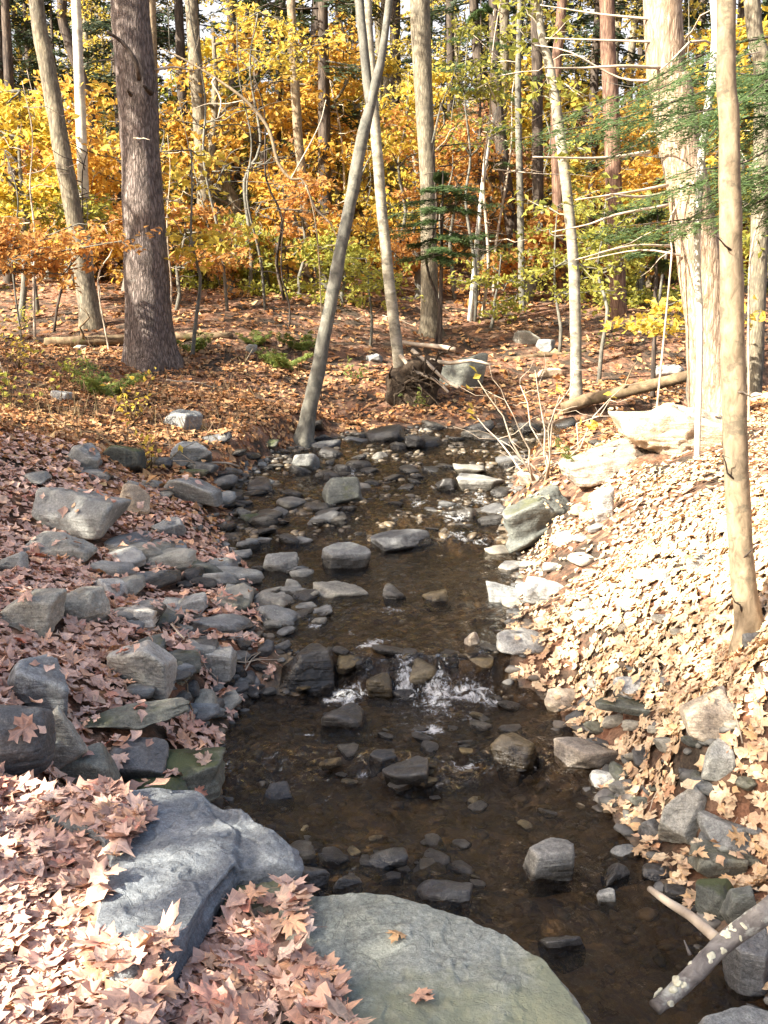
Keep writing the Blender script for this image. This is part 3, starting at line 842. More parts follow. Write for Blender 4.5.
# (u, v, width, height, material, label, options): every stone one can pick out in the photograph
ROCKS = [
    (75, 513, 106, 64, 'grey', 'large pale grey boulder with flat top overhanging the leafy bank', dict(name='boulder', sub=5, seed=5, rough=.06, sharp=9)),
    (125, 459, 41, 33, 'moss', 'round dark mossy boulder below the big dark pine', dict(name='boulder', sharp=6)),
    (168, 528, 37, 27, 'grey', 'rounded grey stone standing beside the large pale boulder', dict(sharp=7)),
    (60, 547, 74, 40, 'grey', 'lumpy grey rock with leaves on it under the large pale boulder', dict(sharp=7)),
    (12, 563, 28, 26, 'grey', 'grey rock end cut by the picture edge above two rounded boulders', {}),
    (35, 610, 60, 60, 'grey', 'rounded grey boulder sitting in leaves beside a tan one', dict(name='boulder', sharp=7, seed=77)),
    (82, 606, 50, 47, 'tan', 'tan grey rounded boulder touching the grey one in the leaves', dict(name='boulder', sharp=7, mat_='grey')),
    (110, 588, 34, 26, 'pale', 'small pale stone between the tan boulder and the flat stones', {}),
    (134, 615, 58, 30, 'pale', 'flat pale stone at the upper edge of the leafy slope', dict(strata=.05)),
    (140, 660, 72, 54, 'pale', 'pale angular block with flat top among fallen leaves', dict(fwd=.25, name='boulder', seed=31, sharp=20)),
    (187, 607, 62, 26, 'grey', 'long grey stone tilted like a ramp towards the stream', dict(roll=-32, depth=.5, sharp=18)),
    (222, 623, 62, 26, 'wetgrey', 'low flat grey stone at the edge of the upper pool', dict(sharp=16)),
    (218, 661, 50, 44, 'grey', 'upright grey stone with slanting top beside the falls', dict(seed=12, sharp=18)),
    (178, 671, 32, 24, 'green', 'dull green stone tucked behind the pale angular block', {}),
    (37, 681, 82, 68, 'bluestone', 'dark blue grey rounded boulder with a few leaves on its shoulder', dict(name='boulder', sharp=6, sub=5, seed=8)),
    (10, 741, 76, 98, 'dark', 'big dark brown grey boulder cut by the picture edge', dict(name='boulder', sharp=7, sub=5, seed=19)),
    (50, 748, 78, 60, 'grey', 'long grey slab leaning against the dark boulder', dict(fwd=.25, name='boulder', roll=-38, depth=.45, sharp=16, sub=5)),
    (140, 714, 124, 42, 'green', 'flat greenish slab jutting out over darker layered rock', dict(thin=True, fwd=.25, name='boulder', strata=.07, sharp=20, sub=5, depth=.7, roll=-6)),
    (136, 748, 90, 36, 'dark', 'dark rock wedged beneath the flat greenish slab', dict(fwd=.25, sharp=16)),
    (172, 760, 98, 46, 'moss', 'dark layered rock ledge above the shaded water', dict(fwd=.25, name='boulder', strata=.12, sharp=18, sub=5)),
    (86, 768, 66, 58, 'green', 'mossy grey boulder between the leaning slab and the ledge', dict(fwd=.25, name='boulder', sharp=10)),
    (150, 790, 90, 40, 'moss', 'low mossy rock base behind the bluestone slab', dict(sharp=12)),
    (30, 800, 66, 34, 'pale', 'pale sunlit stone edge showing above the pile of leaves', dict(sharp=12)),
    (311, 658, 62, 36, 'wet', 'dark pointed rock rising from the stream above the falls', dict(seed=44, sharp=22)),
    (347, 713, 52, 28, 'wet', 'smooth dark rock with water sliding over it below the falls', dict(sharp=6, keep=False)),
    (380, 684, 30, 26, 'wetbrown', 'small brown rock between two spouts of white water', dict(sharp=9, keep=False)),
    (418, 664, 46, 26, 'wetbrown', 'reddish brown rock at the lip of the falls', dict(sharp=9, keep=False)),
    (398, 670, 26, 20, 'wet', 'dark block in the middle of the falls lip', dict(keep=False)),
    (474, 660, 40, 20, 'wetbrown', 'flat brown rock at the sunny end of the falls', dict(keep=False)),
    (519, 748, 56, 42, 'wetbrown', 'wet olive brown rock in the run below the falls', dict(seed=61, sharp=14, keep=False)),
    (408, 769, 50, 27, 'wet', 'dark wedge shaped rock carrying an orange leaf', dict(sharp=18)),
    (382, 752, 30, 16, 'wet', 'small dark rock just above the wedge shaped one', dict(keep=False)),
    (551, 857, 60, 54, 'wetgrey', 'square grey block standing in the brown pool', dict(sharp=22, seed=90, yaw=.15)),
    (615, 870, 40, 21, 'wet', 'flat dark stone with leaves caught on it beside the square block', dict(sharp=10)),
    (607, 893, 22, 17, 'wetgrey', 'small grey stone just below the flat dark stone', {}),
    (277, 790, 36, 17, 'wet', 'low black stone in the pool off the layered ledge', dict(keep=False)),
    (380, 857, 52, 26, 'wet', 'black wet rock in the pool behind the mossy slab', dict(sharp=9, keep=False)),
    (311, 874, 42, 30, 'wet', 'cluster like black rock at the tip of the bluestone slab', dict(keep=False)),
    (442, 888, 60, 26, 'wet', 'half drowned dark rock in the pool with water sheeting over it', dict(keep=False, sharp=7)),
    (348, 880, 36, 18, 'wet', 'small black stone between the slab tip and the drowned rock', dict(keep=False)),
    (564, 938, 52, 18, 'wet', 'low dark stone near the mossy slab edge in the pool', dict(keep=False)),
    (515, 1000, 50, 40, 'wet', 'dark stone in the shade beside the leaf drift and the pool', dict(keep=False)),
    (605, 775, 34, 18, 'pale', 'smooth white stone at the water line of the sunny bank', dict(sharp=6)),
    (588, 752, 62, 36, 'tan', 'sunlit tan rock partly under leaves by the white stone', dict(sharp=12)),
    (562, 699, 36, 27, 'tan', 'rounded tan stone at the foot of the sunny bank', dict(sharp=7)),
    (711, 717, 54, 52, 'tan', 'pale rounded rock below the slim tan tree', dict(name='boulder', sharp=8, roll=-30)),
    (629, 686, 42, 30, 'pale', 'pale pinkish stone half buried in sunlit leaves', dict(sharp=8)),
    (473, 638, 19, 23, 'tan', 'upright little tan stone standing in the upper pool', dict(sharp=8)),
    (522, 640, 52, 26, 'pale', 'pale flat stone lying at the sunny edge of the upper pool', dict(sharp=9)),
    (682, 818, 58, 76, 'grey', 'long grey block with white spots leaning on the bank', dict(name='boulder', roll=28, depth=.6, sharp=18, seed=15, yaw=.5)),
    (652, 830, 26, 40, 'dark', 'narrow dark stone set against the long spotted block', {}),
    (735, 826, 76, 40, 'grey', 'flat blue grey slab near the picture edge among leaves', dict(strata=.06, sharp=16)),
    (718, 860, 68, 44, 'green', 'greenish slab with pointed end below the flat blue slab', dict(sharp=18, seed=27)),
    (716, 898, 46, 42, 'moss', 'dark greenish stone under the pointed slab by the water', dict(sharp=14)),
    (742, 905, 32, 48, 'green', 'narrow upright greenish stone beside the lichened branch', dict(roll=15)),
    (719, 757, 32, 40, 'bluestone', 'blue grey upright stone in the leaves below the pale rounded rock', {}),
    (676, 891, 26, 22, 'wet', 'small dark stone in the shadow under the spotted block', dict(keep=False)),
    (655, 872, 30, 20, 'wet', 'wet dark stone at the water edge near the spotted block', dict(keep=False)),
    (748, 962, 62, 80, 'dark', 'big dark rock in shadow under the lichened branch', dict(name='boulder', sub=5)),
    (742, 1018, 110, 34, 'bluestone', 'grey blue rock top in the bottom corner of the picture', dict(name='boulder', sub=5)),
    (538, 519, 84, 58, 'green', 'layered outcrop slanting into the water with a green tinge', dict(name='boulder', roll=-24, strata=.12, sharp=18, sub=5, seed=71, depth=.7)),
    (604, 508, 28, 44, 'pale', 'upright pale rock beside the layered outcrop', dict(seed=3)),
    (674, 433, 126, 56, 'tan', 'big sunlit pale rock at the foot of the huge pine', dict(name='boulder', sub=5, sharp=9, seed=29, rough=.16, depth=.6)),
    (606, 460, 92, 30, 'tan', 'low sloping pale rock running down from the big sunlit one', dict(rough=.12, roll=-14, sharp=8)),
    (506, 592, 42, 26, 'grey', 'flat brown grey stone jutting into the upper pool', dict(sharp=14, strata=.05)),
    (545, 590, 42, 30, 'pale', 'sunlit stone at the waist of the leafy bank', dict(sharp=9)),
    (640, 706, 90, 18, 'green', 'long thin mossy ledge stone on the sunny bank', dict(sharp=14, roll=4)),
    (735, 520, 40, 22, 'grey', 'grey stone beside the slim tan tree high on the bank', {}),
    (700, 562, 30, 18, 'grey', 'small grey stone in the bright leaves near the slim tan tree', {}),
    (752, 640, 20, 26, 'dark', 'dark little stone behind the foot of the slim tan tree', {}),
    (342, 491, 42, 34, 'green', 'greenish block in midstream of the upper riffle', dict(seed=14, sharp=18)),
    (306, 462, 28, 22, 'grey', 'pale grey stone at the foot of the leaning grey sapling', dict(sharp=8)),
    (398, 536, 66, 21, 'dark', 'long black slab damming the stream above the upper pool', dict(sharp=14, keep=False)),
    (345, 556, 52, 30, 'wetgrey', 'rounded grey stone at the head of the upper pool', dict(sharp=8)),
    (283, 562, 40, 28, 'wetgrey', 'rounded grey stone next to the shallow side channel', dict(sharp=8)),
    (338, 586, 62, 20, 'wetgrey', 'flat grey stone awash in the upper pool', dict(sharp=8)),
    (270, 600, 50, 22, 'wetgrey', 'flat stone with leaves stuck to it in the shallows', dict(sharp=10)),
    (395, 592, 24, 18, 'wet', 'dark stone amid the rapid flow of the upper pool', dict(keep=False)),
    (437, 595, 30, 16, 'wetbrown', 'brown stone under thin flow in the upper pool', dict(keep=False)),
    (480, 482, 48, 18, 'wetgrey', 'flat grey stone lying across the upper riffle', dict(sharp=14)),
    (470, 470, 34, 14, 'wetgrey', 'thin flat stone behind the flat riffle stone', dict(sharp=14)),
    (448, 484, 26, 16, 'wet', 'black stone beside the flat riffle stone', {}),
    (466, 512, 28, 14, 'wet', 'dark stone where the riffle drops to the pool', dict(keep=False)),
    (530, 478, 26, 18, 'tan', 'small tan stone under the bare twiggy shrub', {}),
    (190, 456, 44, 36, 'grey', 'broad grey stone on the shaded slope below the pine', {}),
    (180, 421, 42, 24, 'grey', 'grey stone with flat face just under the pine roots', {}),
    (195, 492, 66, 34, 'grey', 'long low grey ledge running towards the stream', dict(roll=18, sharp=16)),
    (83, 457, 34, 34, 'grey', 'grey angular stone next to the round mossy boulder', {}),
    (94, 474, 44, 18, 'wetgrey', 'flat stone lying in front of the round mossy boulder', {}),
    (35, 477, 34, 14, 'grey', 'thin grey stone poking out of the leaf slope', {}),
    (133, 500, 34, 44, 'tan', 'pale brownish stone behind the large pale boulder', dict(sharp=8)),
    (60, 397, 22, 14, 'pale', 'small pale stone on the weedy slope', dict(sharp=7)),
    (79, 348, 14, 8, 'pale', 'white pebble like stone by the fallen log', dict(sharp=7)),
    (460, 375, 60, 34, 'green', 'green tinted slab leaning by the upturned roots', dict(name='boulder', seed=39, sharp=16, roll=-14, depth=.6)),
    (545, 345, 20, 14, 'grey', 'small grey stone on the far leafy slope', {}),
    (528, 338, 30, 16, 'grey', 'pale flat stone up the far slope beside another', {}),
    (550, 372, 28, 12, 'tan', 'tan stone by the log on the far slope', {}),
    (670, 372, 40, 20, 'pale', 'sunlit stone behind the mossy log', {}),
    (650, 325, 36, 18, 'pale', 'light stone on the sunny hillside', {}),
    (252, 349, 12, 10, 'grey', 'little grey stone in the ferny patch', {}),
    (375, 358, 18, 10, 'grey', 'grey stone near the ferny streambank', {}),
]
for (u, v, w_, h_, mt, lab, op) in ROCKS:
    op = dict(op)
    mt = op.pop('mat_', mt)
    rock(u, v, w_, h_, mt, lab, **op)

# small stones: nothing tells the stones of one strip apart
protos = []
for k in range(14):
    fl = rnd.uniform(.35, .7)
    g, f = rock_geo(400 + k, (1.0, rnd.uniform(.6, .9), fl), 3, rnd.choice([7, 12, 18]), 8, .05, rnd.choice([0, .05]))
    protos.append((g, f))


def strip(n, area, size, mats, label, group, name='stone', flat=1.0):
    """area: picture quads the strip covers; stones stand on the ground or in the water there"""
    meshes = {}
    for k in range(n):
        (u0, v0), (u1, v1), (u2, v2), (u3, v3) = rnd.choice(area)
        a, b = rnd.random(), rnd.random()
        u = (u0 * (1 - a) + u1 * a) * (1 - b) + (u3 * (1 - a) + u2 * a) * b
        v = (v0 * (1 - a) + v1 * a) * (1 - b) + (v3 * (1 - a) + v2 * a) * b
        P = at(u, v, water=False)
        s = size * rnd.uniform(.6, 1.5) * (P[1] / F)
        i = rnd.randrange(14); mt = rnd.choice(mats)
        if (i, mt) not in meshes:
            m = MB(); m.add(*protos[i]); meshes[(i, mt)] = m.mesh(name, M[mt])
        o = bpy.data.objects.new(name, meshes[(i, mt)])
        COL.objects.link(o)
        wz_ = wl(P[1]) if sdf(P[:1], P[1:2])[0] < 0 else -9
        zz = max(P[2], wz_ - s * .14)
        sz = s * rnd.uniform(.8, 1.1) * flat
        o.location = (P[0], P[1], zz + sz * .12)
        o.scale = (s, s, sz)
        o.rotation_euler = (rnd.uniform(-.25, .25), rnd.uniform(-.25, .25), rnd.uniform(0, 6.28))
        tag(o, label, 'stone', group)
        bpy.context.view_layer.update()
        g, f = protos[i]
        if s > .07:
            Mx = np.array(Matrix.LocRotScale(o.location, o.rotation_euler, o.scale))
            keep_for_leaves(g @ Mx[:3, :3].T + Mx[:3, 3], f)


strip(40, [[(150, 545), (300, 545), (330, 640), (190, 640)]], 26, ['wetgrey', 'wetgrey', 'grey', 'wet'], 'grey stone in the stony shallows between boulder bank and upper pool', 'stones in the stony shallows', flat=.8)
strip(70, [[(230, 455), (530, 455), (500, 535), (210, 535)]], 25, ['wet', 'wet', 'wet', 'dark'], 'dark wet stone in the upper riffle near the leaning sapling', 'stones of the upper riffle', flat=.7)
strip(30, [[(200, 640), (290, 640), (260, 720), (190, 700)]], 19, ['wet', 'wetgrey', 'dark'], 'small dark stone among leaves beside the falls', 'stones beside the falls', flat=.9)
strip(26, [[(300, 690), (560, 690), (600, 900), (300, 900)]], 17, ['wet', 'wet', 'wetbrown'], 'small black stone lying awash in the lower pool', 'stones awash in the lower pool', flat=.6)
strip(36, [[(560, 700), (760, 700), (768, 880), (620, 860)]], 24, ['grey', 'green', 'dark', 'pale'], 'grey stone among leaves at the foot of the sunny bank', 'stones under the sunny bank', flat=.8)
strip(26, [[(60, 440), (290, 430), (260, 520), (130, 520)]], 24, ['grey', 'grey', 'moss', 'dark'], 'grey stone half buried in the leafy slope below the pine', 'stones of the leafy slope', flat=.8)
strip(30, [[(490, 560), (620, 470), (700, 640), (520, 660)]], 21, ['pale', 'tan', 'pale'], 'pale little stone on the sunny leaf bank', 'stones on the sunny bank', flat=.8)


strip(34, [[(105, 545), (295, 560), (305, 640), (125, 640)]], 44, ['grey', 'wetgrey', 'grey', 'pale', 'green'], 'mid sized grey stone packed in the stony edge of the upper pool', 'packed stones of the upper pool edge', flat=.75)
strip(26, [[(100, 650), (240, 640), (225, 720), (140, 705)]], 36, ['grey', 'dark', 'bluestone', 'green'], 'mid sized stone wedged in the bank above the layered ledge', 'wedged stones above the ledge', flat=.8)
strip(26, [[(300, 428), (640, 426), (600, 450), (290, 452)]], 26, ['wet', 'wet', 'wet', 'dark'], 'dark flat stone where the brook comes out of the wood', 'stones at the head of the brook', flat=.7)
strip(12, [[(335, 652), (515, 650), (505, 678), (340, 680)]], 30, ['wet', 'wetbrown', 'wet'], 'dark brown stone in the ledge of the little falls', 'stones of the falls ledge', flat=.8)
strip(22, [[(300, 700), (545, 700), (500, 800), (330, 800)]], 24, ['wet', 'wet', 'wetbrown'], 'wet black stone in the run just below the falls', 'stones below the falls', flat=.65)
strip(18, [[(290, 855), (470, 860), (480, 905), (300, 885)]], 30, ['wet'], 'black wet stone in the water beyond the greenish slab', 'black stones beyond the slab', flat=.6)

# pebbles and cobbles of the bed and the stony bar: far too many to count
def cobble_mat(name, stops, rough):
    m, n, l, b = new_mat(name)
    geo = n.new('ShaderNodeNewGeometry')
    r = ramp(n, stops); l.new(geo.outputs['Random Per Island'], r.inputs[0])
    tc = n.new('ShaderNodeTexCoord').outputs['Object']
    nz = noise_node(n, l, 26, 5, 0.65, tc)
    fr = ramp(n, [(0.3, (0.65, 0.64, 0.62)), (0.7, (1.3, 1.28, 1.25))]); l.new(nz.outputs[0], fr.inputs[0])
    l.new(mixc(n, l, 1.0, r.outputs[0], fr.outputs[0], 'MULTIPLY'), b.inputs['Base Color'])
    b.inputs['Roughness'].default_value = rough
    bump(n, l, nz.outputs[0], .5, .01, b)
    return m


M['cobble_wet'] = cobble_mat('streambed_cobble', [(0, (.04, .034, .026)), (.25, (.13, .10, .066)), (.5, (.065, .06, .054)), (.7, (.18, .14, .088)), (.85, (.09, .083, .074)), (1, (.24, .2, .14))], .35)
M['cobble_dry'] = cobble_mat('bar_cobble', [(0, (.06, .06, .058)), (.3, (.15, .15, .143)), (.55, (.095, .093, .087)), (.8, (.22, .216, .205)), (1, (.13, .105, .08))], .7)
rg = np.random.default_rng(77)
mW_, mD_ = MB(), MB()
low = [rock_geo(600 + k, (1, rg.uniform(.6, .95), rg.uniform(.3, .6)), 2, rg.choice([8, 14]), 7, .04) for k in range(10)]


def scatter(mbb, P, s):
    for p, q_ in zip(P, s):
        g, f = low[rg.integers(10)]
        Mx = rotm(rg.uniform(0, 6.28), rg.normal() * .2, rg.normal() * .2) * q_
        mbb.add(g @ Mx.T + p, f)


n = 9000
x, y = rg.uniform(-1.8, 2.2, n), rg.uniform(2.4, 14, n)
d_ = sdf(x, y)
u = 384 + F * x / (y * math.cos(PITCH) + 1e-6)
k = (d_ < .05) & (rg.random(n) < np.where(y > 8.2, .55, np.where(d_ > -.3, .6, .30)))
x, y = x[k], y[k]
scatter(mW_, np.stack([x, y, height(x, y) + .004], 1), rg.uniform(.025, .085, len(x)) * (1 + .35 * (y > 8.2)))
n = 6500
x, y = rg.uniform(-3.2, 3.0, n), rg.uniform(2.6, 13.5, n)
d_ = sdf(x, y)
wbar = np.where(x < 0, np.interp(y, [3, 4.4, 5.2, 6.5, 8.5, 11, 13], [.12, .2, .35, .55, .35, .12, .1]), np.interp(y, [3, 4.6, 5.4, 7], [.55, .5, .3, .2]))
k = (d_ > -.04) & (d_ < wbar * rg.uniform(.3, 1, n))
x, y = x[k], y[k]
scatter(mD_, np.stack([x, y, height(x, y) + .006], 1), rg.uniform(.03, .11, len(x)))
tag(mW_.build('streambed_cobbles', M['cobble_wet']), 'brown wet cobbles covering the bed of the stream', 'cobbles', kind='stuff')
tag(mD_.build('shore_cobbles', M['cobble_dry']), 'grey cobbles and pebbles packed along the water edge', 'cobbles', kind='stuff')


def slab_from_outline(name, outline, z0, grad, thick, mat, label, seed, bulge=0.03, rnoise=0.012, feat=None, rings=90, seg=340, terr=.006, smooth=2):
    """a broad stone: its plan outline lies on the (slightly tilted) plane z0 + grad.(x,y), its flanks go down by thick"""
    pl = []
    for (u, v) in outline:
        d = ray(u, v)
        t = (z0 - CAM[2]) / (d[2] - grad[0] * d[0] - grad[1] * d[1])
        pl.append((CAM + d * t)[:2])
    pl = np.array(pl)
    c = pl.mean(0)
    A = np.linspace(0, 2 * math.pi, seg, endpoint=False)
    D = np.stack([np.cos(A), np.sin(A)], 1)
    rad = np.zeros(seg)
    for k in range(len(pl)):
        a, b = pl[k] - c, pl[(k + 1) % len(pl)] - c
        e = b - a
        den = D[:, 0] * e[1] - D[:, 1] * e[0]
        t = (a[0] * e[1] - a[1] * e[0]) / np.where(abs(den) < 1e-9, 1e-9, den)
        s_ = (a[0] * D[:, 1] - a[1] * D[:, 0]) / np.where(abs(den) < 1e-9, 1e-9, den)
        ok = (t > 0) & (s_ >= -1e-6) & (s_ <= 1 + 1e-6)
        rad = np.where(ok, np.maximum(rad, t), rad)
    for _ in range(smooth):
        rad = (np.roll(rad, 1) + 2 * rad + np.roll(rad, -1)) / 4
    rad = rad * (1 + 0.035 * fbm(np.stack([D[:, 0] * 7, D[:, 1] * 7, A * 0], 1), 5, seed))
    prof = [(s_, 0.0) for s_ in np.linspace(0.02, 0.97, rings)]
    prof += [(0.985, -0.004), (0.996, -0.012), (1.003, -0.024), (1.01, -0.04)]
    for q_ in np.linspace(0.08, 1, 16):
        prof.append((1.012 + bulge * math.sin(q_ * 2.6), -0.04 - q_ * (thick - 0.04)))
    V = []
    for s_, dz in prof:
        xy = c + D * (rad * s_)[:, None]
        z = z0 + grad[0] * xy[:, 0] + grad[1] * xy[:, 1] + dz
        V.append(np.stack([xy[:, 0], xy[:, 1], z], 1))
    V = np.concatenate(V)
    nr = len(prof)
    topmask = np.repeat(np.array([1.0 if d_[1] == 0 else .5 for d_ in prof]), seg)
    if feat is not None: V[:, 2] += feat(V) * np.repeat(np.array([1.0 if d_[1] > -.05 else max(0, 1 + (d_[1] + .05) / .1) for d_ in prof]), seg)
    tn = fbm(V * 3.1 + 7, 4, seed + 5) * 4.5 + V[:, 0] * 1.3
    tf = tn - np.floor(tn)
    V[:, 2] += (np.floor(tn) + sstep(.40, .60, tf)) * terr * topmask
    V[:, 2] += fbm(V * 4, 5, seed) * rnoise * 2.2 * topmask
    side = np.repeat(np.array([0.0 if d_[1] > -0.01 else 1.0 for d_ in prof]), seg)
    out = np.tile(D, (nr, 1))
    lay = vnoise(np.stack([V[:, 2] * 22 + fbm(V * 3, 2, 4), V[:, 0] * 2, V[:, 1] * 2], 1), seed) * .022 + fbm(V * 9, 4, seed + 3) * .02
    V[:, :2] += out * (side * lay)[:, None]
    i = np.arange(nr - 1)[:, None] * seg
    j = np.arange(seg)[None]
    Q = np.stack([i + j, i + (j + 1) % seg, i + seg + (j + 1) % seg, i + seg + j], -1).reshape(-1, 4)[:, ::-1]
    cv = np.array([[c[0], c[1], z0 + grad[0] * c[0] + grad[1] * c[1]]])
    n0 = len(V)
    T = np.stack([np.arange(seg), (np.arange(seg) + 1) % seg, np.full(seg, n0)], 1)
    V = np.concatenate([V, cv])
    V[n0, 2] = V[:seg, 2].mean()
    m = MB(); m.add(V, Q, T)
    o = m.build(name, M[mat], loc=(c[0], c[1], z0 - thick / 2))
    tag(o, label, 'boulder')
    TQ = np.concatenate([Q[:, [0, 1, 2]], Q[:, [0, 2, 3]], T])
    keep_for_leaves(V, TQ)
    return o


_r0, _r1 = at_z(203, 792, .52), at_z(232, 862, .5)


def blue_feat(V):
    # the broken lip: beyond a curved edge the stone drops a few centimetres in scoops
    e = _r1[:2] - _r0[:2]
    L = np.linalg.norm(e); e = e / L
    nrm = np.array([-e[1], e[0]])
    if nrm[0] < 0: nrm = -nrm
    q_ = V[:, :2] - _r0[:2]
    d_ = q_ @ nrm + 0.02 * np.sin((q_ @ e) * 14) + 0.012 * fbm(V * 9, 3, 8)
    sc_ = 0.016 * sstep(0.0, 0.022, d_) + 0.02 * sstep(0.1, .3, d_) + .007 * np.sin(d_ * 42) * sstep(.03, .08, d_)
    return -sc_


slab_from_outline('boulder', [(88, 962), (92, 930), (104, 888), (112, 850), (90, 820), (40, 806), (60, 795), (100, 788), (150, 784), (197, 786), (222, 798), (242, 800), (262, 822), (294, 838), (296, 856), (268, 860), (234, 866), (210, 895), (186, 935), (168, 964), (120, 972)],
                  .51, (0.0, 0.015), .42, 'bluestone', 'angular blue grey slab with broken lip and leaves heaped on one side', 41, feat=blue_feat, smooth=1)
slab_from_outline('boulder', [(282, 893), (320, 893), (360, 897), (415, 906), (465, 920), (510, 940), (548, 970), (575, 1000), (600, 1045), (610, 1120), (320, 1130), (300, 1010), (296, 940)],
                  .47, (-0.02, 0.02), .5, 'slab', 'broad smooth greenish slab with one curled leaf lying on it', 53, rnoise=.016, terr=.0035)
slab_from_outline('boulder', [(215, 880), (240, 866), (290, 858), (294, 885), (262, 905), (225, 915)], .36, (0.0, .05), .3, 'green', 'lower greenish rock face under the lip of the blue grey slab', 88)

# ------------------------------------------------------------------ tubes, trunks, limbs
def resample(pts, step):
    pts = np.asarray(pts, float)
    if len(pts) == 2: P = pts
    n = len(pts)
    ext = np.concatenate([[2 * pts[0] - pts[1]], pts, [2 * pts[-1] - pts[-2]]])
    out, tt = [], []
    for i in range(n - 1):
        p0, p1, p2, p3 = ext[i], ext[i + 1], ext[i + 2], ext[i + 3]
        k = max(1, int(np.linalg.norm(p2 - p1) / step))
        t = np.linspace(0, 1, k, endpoint=False)[:, None]
        out.append(.5 * (2 * p1 + (p2 - p0) * t + (2 * p0 - 5 * p1 + 4 * p2 - p3) * t ** 2 + (-p0 + 3 * p1 - 3 * p2 + p3) * t ** 3))
        tt.append(i + t[:, 0])
    out.append(pts[-1:]); tt.append(np.array([n - 1.0]))
    return np.concatenate(out), np.concatenate(tt)


def tube(pts, radii, step=.2, sides=8, lump=0.0, seed=0, flare=0.0, hflare=.35):
    P, t = resample(pts, step)
    r = np.interp(t, np.arange(len(radii)), radii)
    T = np.gradient(P, axis=0)
    T /= np.linalg.norm(T, axis=1)[:, None] + 1e-9
    ref = np.array([0, 1.0, 0.03]) if abs(T[0, 1]) < .9 else np.array([1.0, 0, 0])
    N = np.cross(T, ref); N /= np.linalg.norm(N, axis=1)[:, None] + 1e-9
    B = np.cross(T, N)
    a = np.linspace(0, 2 * math.pi, sides, endpoint=False)
    rr = np.repeat(r[:, None], sides, 1)
    if flare:
        hgt = P[:, 2] - P[0, 2] - .24
        lob = 1 + .45 * np.sin(a * 3 + seed) * 1 + .3 * np.sin(a * 5 + seed * 2)
        rr = rr * (1 + flare * np.exp(-np.clip(hgt, 0, 9) / hflare)[:, None] * lob[None])
    ring = P[:, None] + rr[..., None] * (np.cos(a)[None, :, None] * N[:, None] + np.sin(a)[None, :, None] * B[:, None])
    V = ring.reshape(-1, 3)
    if lump:
        nz = fbm(V * np.array([4, 4, 1.6]) / max(.25, r.max() * 4) + seed, 4, seed % 50)
        ctr = np.repeat(P, sides, 0)
        V = ctr + (V - ctr) * (1 + lump * nz)[:, None]
    n = len(P)
    i = np.arange(n - 1)[:, None] * sides
    j = np.arange(sides)[None]
    Q = np.stack([i + j, i + (j + 1) % sides, i + sides + (j + 1) % sides, i + sides + j], -1).reshape(-1, 4)
    V = np.concatenate([V, [P[0] - T[0] * r[0] * .2], [P[-1] + T[-1] * r[-1] * .5]])
    j = np.arange(sides)
    T0 = np.stack([(j + 1) % sides, j, np.full(sides, n * sides)], 1)
    T1 = np.stack([(n - 1) * sides + j, (n - 1) * sides + (j + 1) % sides, np.full(sides, n * sides + 1)], 1)
    return V, Q, np.concatenate([T0, T1])


def wiggle(a, b, n, amp, rng, sag=0.0):
    a, b = np.asarray(a, float), np.asarray(b, float)
    t = np.linspace(0, 1, n)[:, None]
    L = np.linalg.norm(b - a)
    P = a + (b - a) * t
    P = P + rng.normal(size=P.shape) * amp * L * np.sin(t * math.pi)
    P[:, 2] -= sag * L * (t[:, 0] ** 2 - t[:, 0])  * -1 if sag else 0
    return P


def leaf_quads(C, size, rng, up=0.7, fold=.2, aspect=.62, droop=.3):
    """one folded leaf blade per centre"""
    n = len(C)
    nrm = rng.normal(size=(n, 3)) * (1 - up) + np.array([0, 0, up])
    nrm /= np.linalg.norm(nrm, axis=1)[:, None]
    d = rng.normal(size=(n, 3)); d[:, 2] -= droop
    d -= nrm * (d * nrm).sum(1)[:, None]
    d /= np.linalg.norm(d, axis=1)[:, None] + 1e-9
    s = np.cross(nrm, d)
    L = (size * rng.uniform(.65, 1.25, n))[:, None]
    W = L * aspect * rng.uniform(.8, 1.15, n)[:, None]
    f = fold * L
    V = np.stack([C - d * L * .5, C + s * W * .5 + nrm * f * .5 - d * L * .05, C + d * L * .5 - nrm * f * .3, C - s * W * .5 + nrm * f * .5 - d * L * .05], 1).reshape(-1, 3)
    return V, np.arange(n * 4).reshape(-1, 4)


def spray(mbL, mbW, a, b, rng, ntw, tl, nleaf, size, rad, flat=.35, up=.6, start=.25, seed=0, taper=.25):
    """a limb from a to b with side twigs and leaves along them"""
    P = wiggle(a, b, 5, .06, rng)
    mbW.add(*tube(P, np.linspace(rad, rad * taper, 5), .35, 6))
    P, _ = resample(P, .1)
    main = P[-1] - P[0]
    main = main / (np.linalg.norm(main) + 1e-9)
    for k in range(ntw):
        t = start + (1 - start) * (k + rng.uniform(0, 1)) / ntw
        p = P[min(len(P) - 1, int(t * len(P)))]
        side = rng.normal(size=3); side[2] *= flat
        side = side - main * (side @ main) * .6 + main * .5
        side /= np.linalg.norm(side)
        L = tl * rng.uniform(.5, 1.2) * (1.15 - .5 * t)
        q_ = p + side * L
        q_[2] -= .1 * L
        mbW.add(*tube(np.stack([p, (p + q_) / 2 + rng.normal(size=3) * .05 * L, q_]), [rad * .3, rad * .22, rad * .1], .5, 3))
        m = max(2, int(nleaf * L / tl))
        tt = rng.uniform(.12, 1.05, m)[:, None]
        C = p + (q_ - p) * tt + rng.normal(size=(m, 3)) * np.array([1, 1, .55]) * max(size * .75, L * .13)
        mbL.add(*leaf_quads(C, size, rng, up))


